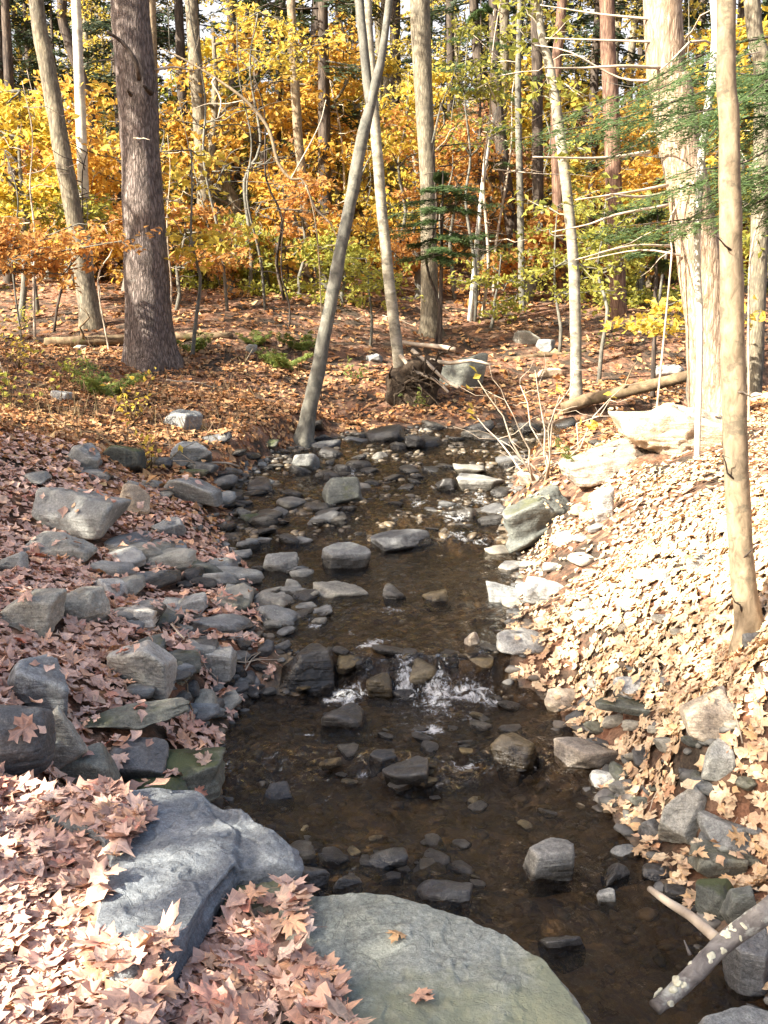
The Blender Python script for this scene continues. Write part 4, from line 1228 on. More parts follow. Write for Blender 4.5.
def needles(C, D, nrm, length, width, rng):
    n = len(C)
    s = np.cross(D, nrm); s /= np.linalg.norm(s, axis=1)[:, None] + 1e-9
    L = (length * rng.uniform(.7, 1.2, n))[:, None]
    V = np.stack([C - s * width * .5, C + s * width * .5, C + D * L + s * width * .3, C + D * L - s * width * .3], 1).reshape(-1, 3)
    return V, np.arange(n * 4).reshape(-1, 4)


def feather(mbL, mbW, a, b, rng, spread, ntw, per, nl, nw, rad, droop=.15):
    """a flat hemlock spray: side twigs in one plane, needles along each"""
    P = wiggle(a, b, 4, .04, rng)
    mbW.add(*tube(P, np.linspace(rad, rad * .25, 4), .3, 5))
    P, _ = resample(P, .08)
    ax = P[-1] - P[0]; L0 = np.linalg.norm(ax); ax /= L0
    hor = np.cross(ax, [0, 0, 1]); hor /= np.linalg.norm(hor) + 1e-9
    up = np.cross(hor, ax)
    for k in range(ntw):
        t = .12 + .88 * (k + rng.uniform(0, .6)) / ntw
        p = P[min(len(P) - 1, int(t * len(P)))]
        sg = 1 if k % 2 else -1
        L = spread * L0 * (1.08 - t) * rng.uniform(.6, 1.2) + .03
        d = hor * sg * .8 + ax * .6 + up * rng.normal() * .12
        d[2] -= droop
        d /= np.linalg.norm(d)
        m = max(3, int(per * L / (spread * L0)))
        tt = rng.uniform(.02, 1, m)[:, None]
        C = p + d * L * tt + rng.normal(size=(m, 3)) * nl * .25
        C[:, 2] -= .1 * L * tt[:, 0] ** 2
        pd = np.cross(d, up)
        D = d * .55 + pd * np.where(rng.random(m) < .5, 1, -1)[:, None] + rng.normal(size=(m, 3)) * .2
        D /= np.linalg.norm(D, axis=1)[:, None]
        mbL.add(*needles(C, D, np.tile(up, (m, 1)) + rng.normal(size=(m, 3)) * .35, nl, nw, rng))


def px_path(pts, y, lean=0.0, ext=3.0):
    """points of a trunk seen at picture points; base on the ground; extended above the frame"""
    b = at_y(pts[0][0], pts[0][1], y)
    P = [at_y(u, v, y + lean * k / max(1, len(pts) - 1)) for k, (u, v) in enumerate(pts)]
    if ext:
        d = P[-1] - P[-2]; d = d / np.linalg.norm(d)
        d = d * .6 + np.array([0, 0, .4]); d /= np.linalg.norm(d)
        P.append(P[-1] + d * ext)
    g = hz(P[0][0], P[0][1])
    P[0][2] = g
    P.insert(0, P[0] - np.array([0, 0, .25]))
    return np.array(P)


def trunk(name, label, cat, pts, wpx, y, bark, lean=0., ext=3., group=None, sides=14, lump=.12, flare=.0, seed=1, hflare=.35, step=.12):
    P = px_path(pts, y, lean, ext)
    k = y / ray(384, 300)[1] / F / 2
    r = [wpx[0] * k] + [w_ * k for w_ in wpx]
    if ext: r.append(wpx[-1] * k * .55)
    t = empty(name, P[1], label, cat, group)
    m = MB(); m.add(*tube(P, r, step, sides, lump, seed, flare, hflare))
    m.build('trunk', M[bark], t)
    return t, P, r


def limb(t, a, b, r0, bark, rng, n=5, amp=.06, r1=None, name='limb', sides=6, twigs=0, tw=.3, label=None):
    m = MB()
    P = wiggle(a, b, n, amp, rng)
    m.add(*tube(P, np.linspace(r0, r1 if r1 else r0 * .25, n), .12, sides, .1, 3))
    L = np.linalg.norm(np.asarray(b) - np.asarray(a))
    tw_ = []
    for k in range(twigs):
        p = P[min(n - 1, 1 + int(rng.uniform(0, 1) * (n - 1)))]
        q_ = p + rng.normal(size=3) * np.array([1, .6, .7]) * tw * L
        tw_.append((wiggle(p, q_, 4, .08, rng)))
    o = m.build(name, M[bark], t)
    for P_ in tw_:
        m = MB(); m.add(*tube(P_, [r0 * .35, r0 * .25, r0 * .15, r0 * .08], .15, 4))
        c = m.build('twig', M[bark], None, loc=np.array(t.location)); c.parent = o; c.location = (0, 0, 0)
    if label: o['label'] = label
    return o


def crown_top(t, P, bark, leafm, rng, n=9, spread=2.2, nl=60, size=.13, lo=.5, needle=False):
    """the part of the crown above the frame"""
    mL = MB()
    top, d = P[-1], P[-1] - P[-2]
    for k in range(n):
        a = P[-2] + d * rng.uniform(lo, 1.0)
        an = rng.uniform(0, 6.28)
        L = spread * rng.uniform(.6, 1.1)
        b = a + np.array([math.cos(an) * L, math.sin(an) * L, rng.uniform(-.2, .5) * (0.2 if needle else 1) * L])
        mW = MB()
        if needle: feather(mL, mW, a, b, rng, .4, 16, 26, .12, .03, .025)
        else: spray(mL, mW, a, b, rng, 8, L * .4, nl // 8, size, .03)
        mW.build('limb', M[bark], t)
    mL.build('crown', M[leafm], t, smooth=False)


def rngs(k): return np.random.default_rng(k)


# the big dark pine
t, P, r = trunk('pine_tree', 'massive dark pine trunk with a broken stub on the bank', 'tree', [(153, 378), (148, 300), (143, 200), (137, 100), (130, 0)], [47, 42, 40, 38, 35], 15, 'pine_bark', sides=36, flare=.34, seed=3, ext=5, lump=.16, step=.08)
k15 = 15 / F


def stub(t, uv0, uv1, y, r0, bark, rng, dy=0., uvm=None, name='limb', r1=None, twigs=0, lab=None):
    a, b = at_y(*uv0, y), at_y(*uv1, y + dy)
    if uvm is None: return limb(t, a, b, r0, bark, rng, 4, .05, r1, name, 6, twigs, label=lab)
    m = MB(); pts = [a] + [at_y(*q_, y + dy * .5) for q_ in uvm] + [b]
    m.add(*tube(np.array(pts), np.linspace(r0, r1 if r1 else r0 * .5, len(pts)), .1, 6, .1, 3))
    o = m.build(name, M[bark], t)
    if lab: o['label'] = lab
    return o


stub(t, (139, 80), (107, 32), 14.7, .035, 'dark_bark', rngs(1), -.25, [(136, 62), (122, 42)], r1=.018, lab='broken hooked branch stub')
stub(t, (152, 93), (143, 85), 14.65, .05, 'dark_bark', rngs(2), -.25)
stub(t, (131, 95), (128, 88), 14.65, .03, 'dark_bark', rngs(3), -.2)
stub(t, (154, 70), (215, 64), 15, .02, 'deadwood', rngs(4), .3, None, twigs=2)
stub(t, (134, 138), (150, 140), 14.7, .012, 'deadwood', rngs(5), -.3)
stub(t, (155, 200), (186, 203), 15, .012, 'deadwood', rngs(6), .2)
stub(t, (120, 58), (100, 60), 15, .015, 'dark_bark', rngs(7), .2)
crown_top(t, P, 'dark_bark', 'needle', rngs(8), 9, 2.2, lo=.3, needle=True)

# pale leaning maple and its neighbours behind the pine
t, P, r = trunk('maple_tree', 'pale leaning maple trunk with sunlit upper side near the yellow leaves', 'tree', [(92, 333), (78, 240), (62, 150), (46, 60), (36, 0)], [19, 17, 17, 16, 14], 17.5, 'maple_bark', seed=5, flare=.45, ext=4)
crown_top(t, P, 'maple_bark', 'yellow', rngs(12), 9, 2.2, lo=.3)
t, P, r = trunk('birch_tree', 'thin white birch trunk just beside the leaning maple', 'tree', [(90, 300), (84, 200), (80, 100), (76, 0)], [11, 11, 10, 9], 20, 'white_bark', seed=6, ext=4)
crown_top(t, P, 'birch_bark', 'yellow', rngs(13), 6, 1.6, lo=.3)
t, P, r = trunk('dark_tree', 'crooked dark trunk behind the thin white birch', 'tree', [(104, 260), (92, 120), (72, 52), (62, 20), (62, 0)], [10, 10, 10, 9, 9], 23, 'dark_bark', seed=7, ext=3)
t, P, r = trunk('grey_tree', 'tan grey trunk standing straight behind the pine branch stubs', 'tree', [(208, 292), (204, 200), (198, 100), (191, 0)], [14, 14, 13, 12], 24, 'maple_bark', seed=8, ext=4)
t, P, r = trunk('sapling_tree', 'narrow tan trunk almost touching the dark pine', 'tree', [(158, 270), (154, 120), (151, 0)], [9, 9, 9], 22, 'tan_bark', seed=9)
t, P, r = trunk('dark_tree', 'straight black trunk left of the arching dead sapling', 'tree', [(236, 240), (235, 120), (231, 0)], [11, 11, 9], 29, 'dark_bark', seed=10, ext=5)
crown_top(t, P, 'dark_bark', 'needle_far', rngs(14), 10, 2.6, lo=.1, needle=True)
t, P, r = trunk('dark_tree', 'slim black trunk crossing under the arching dead sapling', 'tree', [(278, 275), (277, 180), (278, 90), (282, 0)], [8, 8, 8, 7], 27, 'dark_bark', seed=11, ext=5)
t, P, r = trunk('sapling_tree', 'slim sunlit tan trunk rising behind the dead arch', 'tree', [(309, 302), (304, 200), (297, 120), (291, 0)], [11, 9, 9, 8], 22, 'tan_bark', seed=12)
t, P, r = trunk('dark_tree', 'thick dark trunk in shade behind the leaning sapling', 'tree', [(314, 240), (314, 170), (316, 60), (318, -10)], [15, 15, 13, 11], 30, 'dark_bark', seed=13, ext=5)
crown_top(t, P, 'dark_bark', 'gold', rngs(15), 9, 2.6, lo=.2)
# the arching dead sapling
t = empty('bent_sapling', at(316, 268), 'bleached dead sapling arching over in a bow', 'tree')
pts = [at_y(u, v, 18 + .0 * k) for k, (u, v) in enumerate([(322, 296), (317, 235), (305, 183), (291, 179), (278, 162), (268, 128), (245, 100), (215, 78), (185, 60), (160, 48)])]
pts[0][2] = hz(pts[0][0], pts[0][1]) - .1
m = MB(); m.add(*tube(np.array(pts), [.01, .012, .015, .024, .028, .028, .026, .022, .017, .008], .08, 8, .08, 2)); m.build('trunk', M['tan_bark'], t)
stub(t, (215, 78), (218, 118), 18, .022, 'deadwood', rngs(21), -.2, [(212, 82), (221, 100)])
stub(t, (306, 185), (338, 240), 18, .02, 'deadwood', rngs(22), .2, twigs=2)
stub(t, (291, 179), (326, 100), 18, .014, 'deadwood', rngs(23), .3, [(318, 128)])
stub(t, (245, 100), (190, 110), 18, .012, 'deadwood', rngs(24), .3)

# the leaning grey sapling with its fork, at the water
t, P, r = trunk('leaning_tree', 'slim grey tree leaning over the stream and forking near its top', 'tree', [(303, 458), (318, 370), (333, 290), (347, 220), (362, 140), (375, 85), (389, 0)], [17, 14, 13, 12, 12.5, 9, 7], 12.2, 'grey_bark', seed=15, ext=4, sides=18, lump=.18, flare=.6, hflare=.12, step=.06)
stub(t, (370, 105), (358, -10), 12.2, .055, 'grey_bark', rngs(31), .1, [(366, 70), (362, 30)], r1=.05)
crown_top(t, P, 'grey_bark', 'gold', rngs(32), 6, 1.4, lo=.5)
stub(t, (352, 200), (375, 150), 12.2, .012, 'grey_bark', rngs(33), .3)

t, P, r = trunk('birch_tree', 'pale birch curving up from the upturned roots', 'tree', [(403, 388), (390, 290), (381, 200), (374, 110), (371, 60), (368, 0)], [13, 11, 10.5, 10, 8, 7], 14.7, 'birch_bark', seed=17, ext=3, sides=14, flare=.3, hflare=.2)
crown_top(t, P, 'birch_bark', 'yellow', rngs(34), 6, 1.4, lo=.4)
t, P, r = trunk('maple_tree', 'stout straight trunk lit on one side in the middle of the wood', 'tree', [(430, 338), (428, 200), (424, 100), (420, 0)], [18, 15.5, 17, 19], 19, 'maple_bark', seed=18, flare=.5, hflare=.25, ext=5, sides=16)
crown_top(t, P, 'maple_bark', 'gold', rngs(35), 10, 2.4, lo=.3)
stub(t, (432, 143), (463, 30), 18.8, .012, 'grey_bark', rngs(36), -.2)
stub(t, (436, 150), (462, 124), 18.8, .012, 'deadwood', rngs(37), -.2)
t, P, r = trunk('birch_tree', 'slender birch with yellow green leaves beside the mossy log', 'tree', [(576, 408), (575, 300), (570, 220), (558, 120), (548, 60), (541, 30)], [12, 11, 10.5, 10, 9, 7], 14.6, 'birch_bark', seed=19, ext=2, sides=14, flare=.2, hflare=.2)
mL = MB()
for (u0, v0, u1, v1) in [(552, 80, 580, 95), (548, 60, 520, 30), (545, 45, 575, 15), (562, 140, 585, 150), (570, 215, 528, 200), (572, 260, 600, 270), (541, 30, 545, -20), (556, 100, 535, 95), (575, 200, 600, 190), (541, 30, 515, -10)]:
    mW = MB(); spray(mL, mW, at_y(u0, v0, 14.6), at_y(u1, v1, 14.6 + rnd.uniform(-.6, .4)), rngs(u0 + v1 + 50), 6, .45, 9, .13, .015)
    mW.build('limb', M['birch_bark'], t)
mL.build('crown', M['lime'], t, smooth=False)
t, P, r = trunk('red_pine', 'reddish brown trunk with rough bark behind the dead branches', 'tree', [(618, 330), (615, 220), (611, 110), (607, 0)], [17, 16, 16, 14], 20, 'red_bark', seed=20, ext=5)
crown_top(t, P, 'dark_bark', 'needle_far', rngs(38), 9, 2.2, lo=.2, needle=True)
for k, (lab, pts, wp, y, bk) in enumerate([
    ('dark leaning trunk among the brown thicket', [(520, 292), (508, 200), (497, 100), (494, 0)], [14, 13, 11, 10], 24, 'dark_bark'),
    ('dark straight trunk just left of a mottled grey one', [(540, 305), (538, 200), (537, 60), (535, 0)], [11, 11, 10, 9], 23, 'dark_bark'),
    ('mottled grey slim trunk in the shaded thicket', [(523, 280), (520, 190), (518, 90), (520, 0)], [7, 7, 6, 5], 21, 'grey_bark'),
    ('dark trunk close behind the slender birch', [(563, 320), (558, 200), (556, 80), (562, 0)], [11, 11, 10, 9], 22, 'red_bark'),
    ('thin crooked white stem in the thicket', [(470, 300), (482, 190), (492, 130), (498, 105)], [5, 4, 3, 2], 20, 'white_bark'),
    ('brown trunk beside the stout lit trunk', [(455, 300), (452, 150), (450, 0)], [9, 8, 7], 30, 'dark_bark'),
    ('dim trunk among orange leaves in the centre', [(398, 300), (396, 180), (395, 0)], [11, 11, 10], 32, 'dark_bark'),
    ('thin dark trunk rising behind the fork of the leaning tree', [(345, 300), (340, 150), (338, 0)], [8, 7, 6], 30, 'dark_bark'),
    ('dark bough like trunk near the upper corner', [(768, 190), (763, 100), (752, 0)], [18, 17, 15], 14, 'maple_bark'),
    ('dark trunk by the sunny hillside', [(668, 330), (660, 180), (650, 20)], [10, 9, 8], 24, 'dark_bark'),
    ('grey trunk at the shaded picture edge', [(12, 330), (14, 200), (8, 60)], [12, 11, 9], 22, 'dark_bark'),
    ('leaning dark trunk under the yellow maple boughs', [(205, 265), (186, 160), (180, 40)], [12, 11, 9], 27, 'dark_bark'),
]):
    t, P, r = trunk('dark_tree' if 'dark' in lab else 'slim_tree', lab, 'tree', pts, wp, y, bk, seed=40 + k, ext=4 if k != 4 else 0)
    if k not in (4,): crown_top(t, P, 'dark_bark', ['needle_far', 'needle_far', 'gold', 'needle_far', 'yellow', 'needle_far', 'orange', 'gold', 'yellow', 'gold', 'yellow', 'needle_far'][k], rngs(60 + k), 7, 2.0, lo=.2, needle=k in (0, 1, 3, 5, 11))

# the huge pale pine of the sunny bank, its dead boughs
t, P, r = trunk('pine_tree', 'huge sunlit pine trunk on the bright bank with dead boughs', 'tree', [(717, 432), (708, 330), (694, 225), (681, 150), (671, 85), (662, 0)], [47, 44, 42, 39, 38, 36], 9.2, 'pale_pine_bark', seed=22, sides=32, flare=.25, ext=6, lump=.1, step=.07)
for k, (a, b, r0, mid, dy) in enumerate([
    ((665, 68), (545, 68), .016, [(620, 66), (585, 68)], -.4), ((664, 80), (535, 45), .012, [(620, 78), (570, 52)], .5), ((660, 42), (545, 38), .012, [(600, 40)], .3),
    ((650, 152), (533, 157), .017, [(600, 158)], -.5), ((668, 185), (575, 200), .014, [(630, 192)], -.3), ((668, 193), (610, 194), .016, [(640, 197)], -.6), ((668, 205), (552, 232), .013, [(615, 215), (590, 224)], -.2),
    ((672, 246), (575, 260), .013, [(630, 246)], -.5), ((680, 255), (585, 260), .011, [(640, 250)], .2), ((690, 42), (660, 70), .012, [(672, 60)], -.4), ((640, 140), (668, 130), .012, None, -.3),
    ((662, 20), (540, 5), .012, [(600, 14)], .3), ((686, 38), (715, 8), .01, None, -.5), ((690, 65), (760, 52), .012, [(720, 60)], .4), ((690, 42), (720, 40), .012, None, .5)]):
    stub(t, a, b, 9.1, r0, 'deadwood', rngs(70 + k), dy, mid, r1=r0 * .35)
crown_top(t, P, 'dark_bark', 'needle', rngs(90), 9, 2.4, lo=.4, needle=True)
# the slim tan tree close by
t, P, r = trunk('slim_tree', 'slim tan tree growing from the leafy bank close to the water', 'tree', [(747, 668), (740, 540), (734, 400), (731, 250), (729, 120), (726, 0)], [27, 25, 25, 22, 20, 17], 4.32, 'tan_bark', seed=25, sides=18, ext=2.5, flare=.6, hflare=.07, lump=.12, step=.05)
for k, (a, b) in enumerate([((735, 480), (722, 455)), ((741, 560), (758, 545)), ((733, 392), (762, 395)), ((731, 250), (715, 235)), ((742, 612), (732, 596))]):
    stub(t, a, b, 4.28, .005, 'dark_bark', rngs(950 + k), -.05, r1=.002, twigs=1)
crown_top(t, P, 'tan_bark', 'yellow', rngs(96), 5, .9, 40, .09, lo=.5)
# white forked stem twined beside it
t, P, r = trunk('white_sapling', 'crooked white stem climbing beside the slim tan tree', 'tree', [(698, 440), (700, 330), (697, 250), (702, 150), (712, 80), (716, 30), (714, 0)], [6, 7, 7, 8, 8, 8, 8], 7.5, 'white_bark', seed=26, ext=2, sides=10)
stub(t, (714, 70), (724, 100), 7.5, .013, 'white_bark', rngs(97), -.2, r1=.006)

# hemlock with near green sprays over the right bank, its trunk stands beside the frame
hb = np.array([3.9, 7.2, hz(3.9, 7.2)])
t = empty('hemlock_tree', hb, 'green hemlock reaching flat needle sprays across the huge pine', 'tree')
hp = np.array([hb - [0, 0, .2], hb, hb + [.05, .05, 2], hb + [0, .1, 4.5], hb + [0, 0, 8]])
m = MB(); m.add(*tube(hp, [.14, .13, .11, .08, .02], .15, 12, .1, 4, .2)); m.build('trunk', M['dark_bark'], t)
mL = MB()
for k, (u, v, y, L) in enumerate([(610, 132, 7.0, 0), (575, 130, 7.0, 0), (650, 105, 6.8, 0), (640, 150, 7.2, 0), (700, 110, 6.4, 0), (680, 190, 6.6, 0), (720, 160, 6.0, 0), (700, 215, 6.6, 0), (745, 120, 6.2, 0), (740, 185, 6.1, 0), (655, 215, 7.2, 0), (760, 60, 6.5, 0), (720, 95, 7.4, 0), (600, 108, 7.6, 0)]):
    rg = rngs(100 + k)
    b = at_y(u, v, y)
    a = np.array([hb[0], hb[1], b[2] + .55 + .15 * rg.normal()])
    mW = MB()
    mid = a + (b - a) * .42
    mW.add(*tube(np.array([a, (a + mid) / 2 + [0, 0, .05], mid]), [.02, .016, .012], .2, 6))
    feather(mL, mW, mid, b + (b - mid) * .25, rg, .42, 36, 110, .04, .009, .011, .22)
    mW.build('limb', M['dark_bark'], t)
for k in range(8):
    rg = rngs(130 + k); an = rg.uniform(-1.2, 1.9); z_ = 2.5 + k * .6
    a = hb + [0, 0, z_]; b = a + np.array([math.cos(an), math.sin(an), -.2]) * 1.5
    mW = MB(); feather(mL, mW, a, b, rg, .35, 18, 60, .05, .012, .015, .2); mW.build('limb', M['dark_bark'], t)
mL.build('crown', M['needle'], t, smooth=False)

# ------------------------------------------------------------------ understory: saplings whose leaves fill the middle of the picture
def leafy(name, label, base_uv, y, clusters, leafm, bark, size=.12, ntw=7, nleaf=12, tl=.55, rad=.03, seed=0, group=None, up=.6, stemtop=None):
    nleaf = int(nleaf * 1.5)
    """clusters: (u, v, dy): where the end of each leafy limb is seen"""
    rg = rngs(seed)
    b = at_y(base_uv[0], base_uv[1], y); b[2] = hz(b[0], b[1])
    vt = min(c[1] for c in clusters) if stemtop is None else stemtop[1]
    ut = base_uv[0] + rg.uniform(-15, 15) if stemtop is None else stemtop[0]
    tp = at_y(ut, vt, y)
    t = empty(name, b, label, 'tree', group)
    tp[2] = max(tp[2], b[2] + .6)
    tr = wiggle(b - [0, 0, .1], tp, 6, .03, rg)
    m = MB(); m.add(*tube(tr, np.linspace(rad * 1.5, rad * .4, 6), .2, 8, .08, seed)); m.build('trunk', M[bark], t)
    mL = MB()
    for (u, v, dy) in clusters:
        e = at_y(u, v, y + dy)
        d = np.abs(tr[:, 2] - (e[2] - .35 * np.linalg.norm(e[:2] - b[:2]) * .6))
        a = tr[max(1, int(np.argmin(d)))]
        mW = MB(); spray(mL, mW, a, e, rg, ntw, tl, nleaf, size, rad * .55, .3, up, start=.3)
        mW.build('limb', M[bark], t)
    mL.build('crown', M[leafm], t, smooth=False)
    return t


def cl(u0, u1, v0, v1, n, seed, dy=1.0):
    rg = rngs(seed)
    return [(rg.uniform(u0, u1), rg.uniform(v0, v1), rg.uniform(-dy, dy)) for _ in range(int(n * 1.35))]


leafy('yellow_maple', 'bright yellow maple sapling filling the upper corner before the leaning trunk', (20, 330), 18.5, cl(-40, 60, 90, 215, 16, 1), 'yellow', 'grey_bark', .15, 8, 15, .6, .045, 1)
leafy('yellow_maple', 'yellow maple boughs spread behind the white birch', (70, 300), 21, cl(40, 130, 80, 200, 12, 2), 'gold', 'grey_bark', .16, 8, 14, .6, .045, 2)
leafy('yellow_maple', 'green and yellow bush low behind the white birch', (40, 330), 19, cl(-10, 110, 190, 240, 10, 3), 'lime', 'grey_bark', .13, 7, 14, .5, .03, 3)
leafy('orange_beech', 'orange beech spray hanging level in front of the dark pine', (-40, 345), 13.6, [(20, 232, 0), (60, 236, .2), (95, 238, 0), (125, 242, -.2), (-10, 245, 0), (40, 248, -.4), (80, 252, .3), (110, 228, .1), (-5, 225, .4), (140, 236, -.3)], 'orange', 'grey_bark', .10, 10, 14, .45, .03, 4)
leafy('orange_beech', 'orange leaved sapling behind the pine above the leaf slope', (175, 300), 19, cl(150, 250, 205, 262, 8, 5), 'orange', 'grey_bark', .12, 7, 12, .5, .03, 5)
leafy('yellow_sapling', 'small sapling with large lemon yellow leaves beside the pine', (190, 320), 15.5, [(205, 235, 0), (240, 236, .2), (185, 250, -.2), (225, 246, 0), (172, 218, .2), (100, 150, .5), (215, 160, .5), (190, 170, .3)], 'yellow', 'grey_bark', .15, 5, 9, .4, .022, 6)
leafy('orange_beech', 'orange leaved sapling in front of the thick dark trunk', (300, 320), 21, cl(285, 350, 150, 250, 8, 7), 'orange', 'grey_bark', .14, 7, 12, .55, .03, 7)
leafy('yellow_sapling', 'yellow green sapling on the ferny rise behind the leaning tree', (345, 300), 20, cl(290, 400, 235, 295, 11, 8), 'lime', 'grey_bark', .12, 7, 14, .5, .03, 8)
leafy('golden_maple', 'golden maple glowing behind the leaning tree fork', (330, 300), 26, cl(240, 370, 20, 150, 16, 9, 2), 'gold', 'grey_bark', .19, 8, 13, .8, .05, 9)
leafy('golden_maple', 'yellow maple boughs in front of the stout lit trunk', (395, 320), 22, cl(375, 440, 60, 150, 8, 10), 'yellow', 'grey_bark', .16, 7, 10, .55, .035, 10)
leafy('copper_beech', 'copper beech sapling with level leaves in the middle distance', (455, 300), 22, cl(380, 500, 110, 200, 14, 11, 1.5), 'orange', 'grey_bark', .13, 8, 12, .6, .035, 11)
leafy('copper_beech', 'brownish beech filling the shaded thicket', (500, 310), 25, cl(450, 560, 90, 230, 14, 12, 1.5), 'copper', 'grey_bark', .15, 8, 10, .7, .035, 12)
leafy('yellow_sapling', 'low yellow green sapling at the far slope foot', (490, 320), 19.5, cl(440, 540, 255, 305, 8, 13), 'lime', 'grey_bark', .11, 6, 12, .45, .025, 13)
leafy('golden_maple', 'golden sapling between the birch and the huge pine', (640, 330), 21, cl(580, 680, 100, 200, 12, 14, 1.5), 'gold', 'grey_bark', .16, 8, 11, .6, .035, 14)
leafy('yellow_sapling', 'yellow green sapling leaning across in front of the red trunk', (600, 350), 16, cl(575, 690, 180, 260, 9, 15), 'lime', 'grey_bark', .12, 6, 9, .5, .025, 15)
leafy('yellow_sapling', 'pale yellow low bough in front of the sunny hillside', (690, 340), 13, [(640, 320, 0), (665, 305, .2), (700, 310, 0), (625, 322, -.2), (655, 330, .3), (740, 300, 0), (755, 320, .3)], 'yellow', 'grey_bark', .12, 6, 10, .4, .02, 16)
leafy('yellow_maple', 'yellow crown glowing in the corner behind the slim tan tree', (765, 330), 17, cl(715, 800, 10, 110, 12, 17, 1.5), 'yellow', 'grey_bark', .15, 8, 12, .6, .04, 17)
leafy('green_sapling', 'green leaved sapling behind the huge pine on the shaded slope', (780, 330), 15, cl(720, 800, 130, 280, 9, 18, 1), 'lime', 'grey_bark', .12, 7, 10, .5, .03, 18)

leafy('green_sapling', 'fresh yellow green maple sapling by the brown thicket', (560, 320), 17.5, cl(530, 640, 195, 300, 12, 19, 1), 'lime', 'grey_bark', .10, 7, 11, .5, .022, 19)
leafy('green_sapling', 'thin green leaved sapling in front of the deep hemlocks', (475, 310), 20, cl(440, 530, 20, 130, 10, 20, 1), 'lime', 'grey_bark', .11, 7, 9, .55, .025, 20)
leafy('yellow_maple', 'airy yellow maple reaching above the dead arch', (250, 300), 21, cl(200, 330, 10, 110, 11, 21, 1), 'yellow', 'grey_bark', .12, 7, 9, .6, .03, 21)
leafy('yellow_sapling', 'low yellow spray by the thick dark trunk', (370, 310), 17.5, cl(320, 420, 255, 305, 7, 22, .6), 'lime', 'grey_bark', .10, 6, 10, .4, .02, 22)

# young hemlocks at the foot of the stout trunk
def young_hemlock(label, base_uv, y, ends, seed):
    rg = rngs(seed)
    b = at_y(base_uv[0], base_uv[1], y); b[2] = hz(b[0], b[1])
    t = empty('hemlock_sapling', b, label, 'tree')
    vt = min(e[1] for e in ends) - 12
    tp = at_y(base_uv[0] + 3, vt, y)
    m = MB(); m.add(*tube(np.array([b - [0, 0, .1], (b + tp) / 2, tp]), [.04, .03, .008], .2, 8)); m.build('trunk', M['dark_bark'], t)
    mL = MB()
    for (u, v, dy) in ends:
        e = at_y(u, v, y + dy)
        a = np.array([b[0], b[1], e[2] + .1]); mW = MB()
        feather(mL, mW, a, e, rg, .42, 18, 55, .07, .016, .014, .2)
        mW.build('limb', M['dark_bark'], t)
    mL.build('crown', M['needle'], t, smooth=False)


young_hemlock('young green hemlock in front of the stout lit trunk', (440, 335), 17.5, [(395, 205, 0), (480, 215, .2), (400, 225, -.3), (490, 235, 0), (455, 240, -.5), (410, 245, .2), (470, 200, .5), (425, 190, -.3), (475, 255, -.2), (385, 218, .5), (370, 235, .2), (500, 205, .3), (505, 245, .1), (440, 180, .2), (450, 262, -.4), (420, 210, -.6), (480, 190, -.3), (430, 250, -.6), (400, 260, .1)], 201)
young_hemlock('taller hemlock with drooping tiers in the central shade', (478, 315), 22, [(440, 40, 0), (520, 50, .3), (450, 90, -.3), (530, 100, 0), (435, 120, .4), (515, 130, -.3), (470, 20, .3), (500, 70, .5), (425, 70, 0), (545, 75, -.2), (460, 150, -.3), (510, 165, .3), (490, 10, 0)], 203)
young_hemlock('young hemlock with green tiers beside the red trunk', (655, 350), 15, [(600, 215, 0), (640, 220, .3), (610, 240, -.3), (690, 250, 0), (630, 255, -.4), (585, 235, .3), (660, 268, .2)], 202)

# ------------------------------------------------------------------ the deep wood: kinds of tree, each tree a copy
def proto_decid(name, label, leafm, bark, H, seed, nl=26, size=.16, spread=2.4, lo=.25, group=None, dens=13):
    rg = rngs(seed)
    t = empty(name, (0, 0, -80), label, 'tree', group)
    o = np.array([0, 0, -80.])
    tr = wiggle(o - [0, 0, .3], o + np.array([rg.normal() * .5, rg.normal() * .4, H]), 7, .02, rg)
    m = MB(); m.add(*tube(tr, np.linspace(.16, .03, 7), .6, 9, .12, seed, .2)); m.build('trunk', M[bark], t)
    mL = MB(); Pt, _ = resample(tr, .1)
    for k in range(nl):
        mW = MB()
        h = rg.uniform(lo, .97)
        a = Pt[int(h * (len(Pt) - 1))]
        an = rg.uniform(0, 6.28)
        L = spread * rg.uniform(.45, 1.1) * (1.1 - .6 * h)
        b = a + np.array([math.cos(an) * L, math.sin(an) * L, rg.uniform(-.05, .6) * L])
        spray(mL, mW, a, b, rg, 9, L * .42, int(dens * 1.25), size, .035, .35, .5)
        mW.build('limb', M[bark], t)
    mL.build('crown', M[leafm], t, smooth=False)
    return t


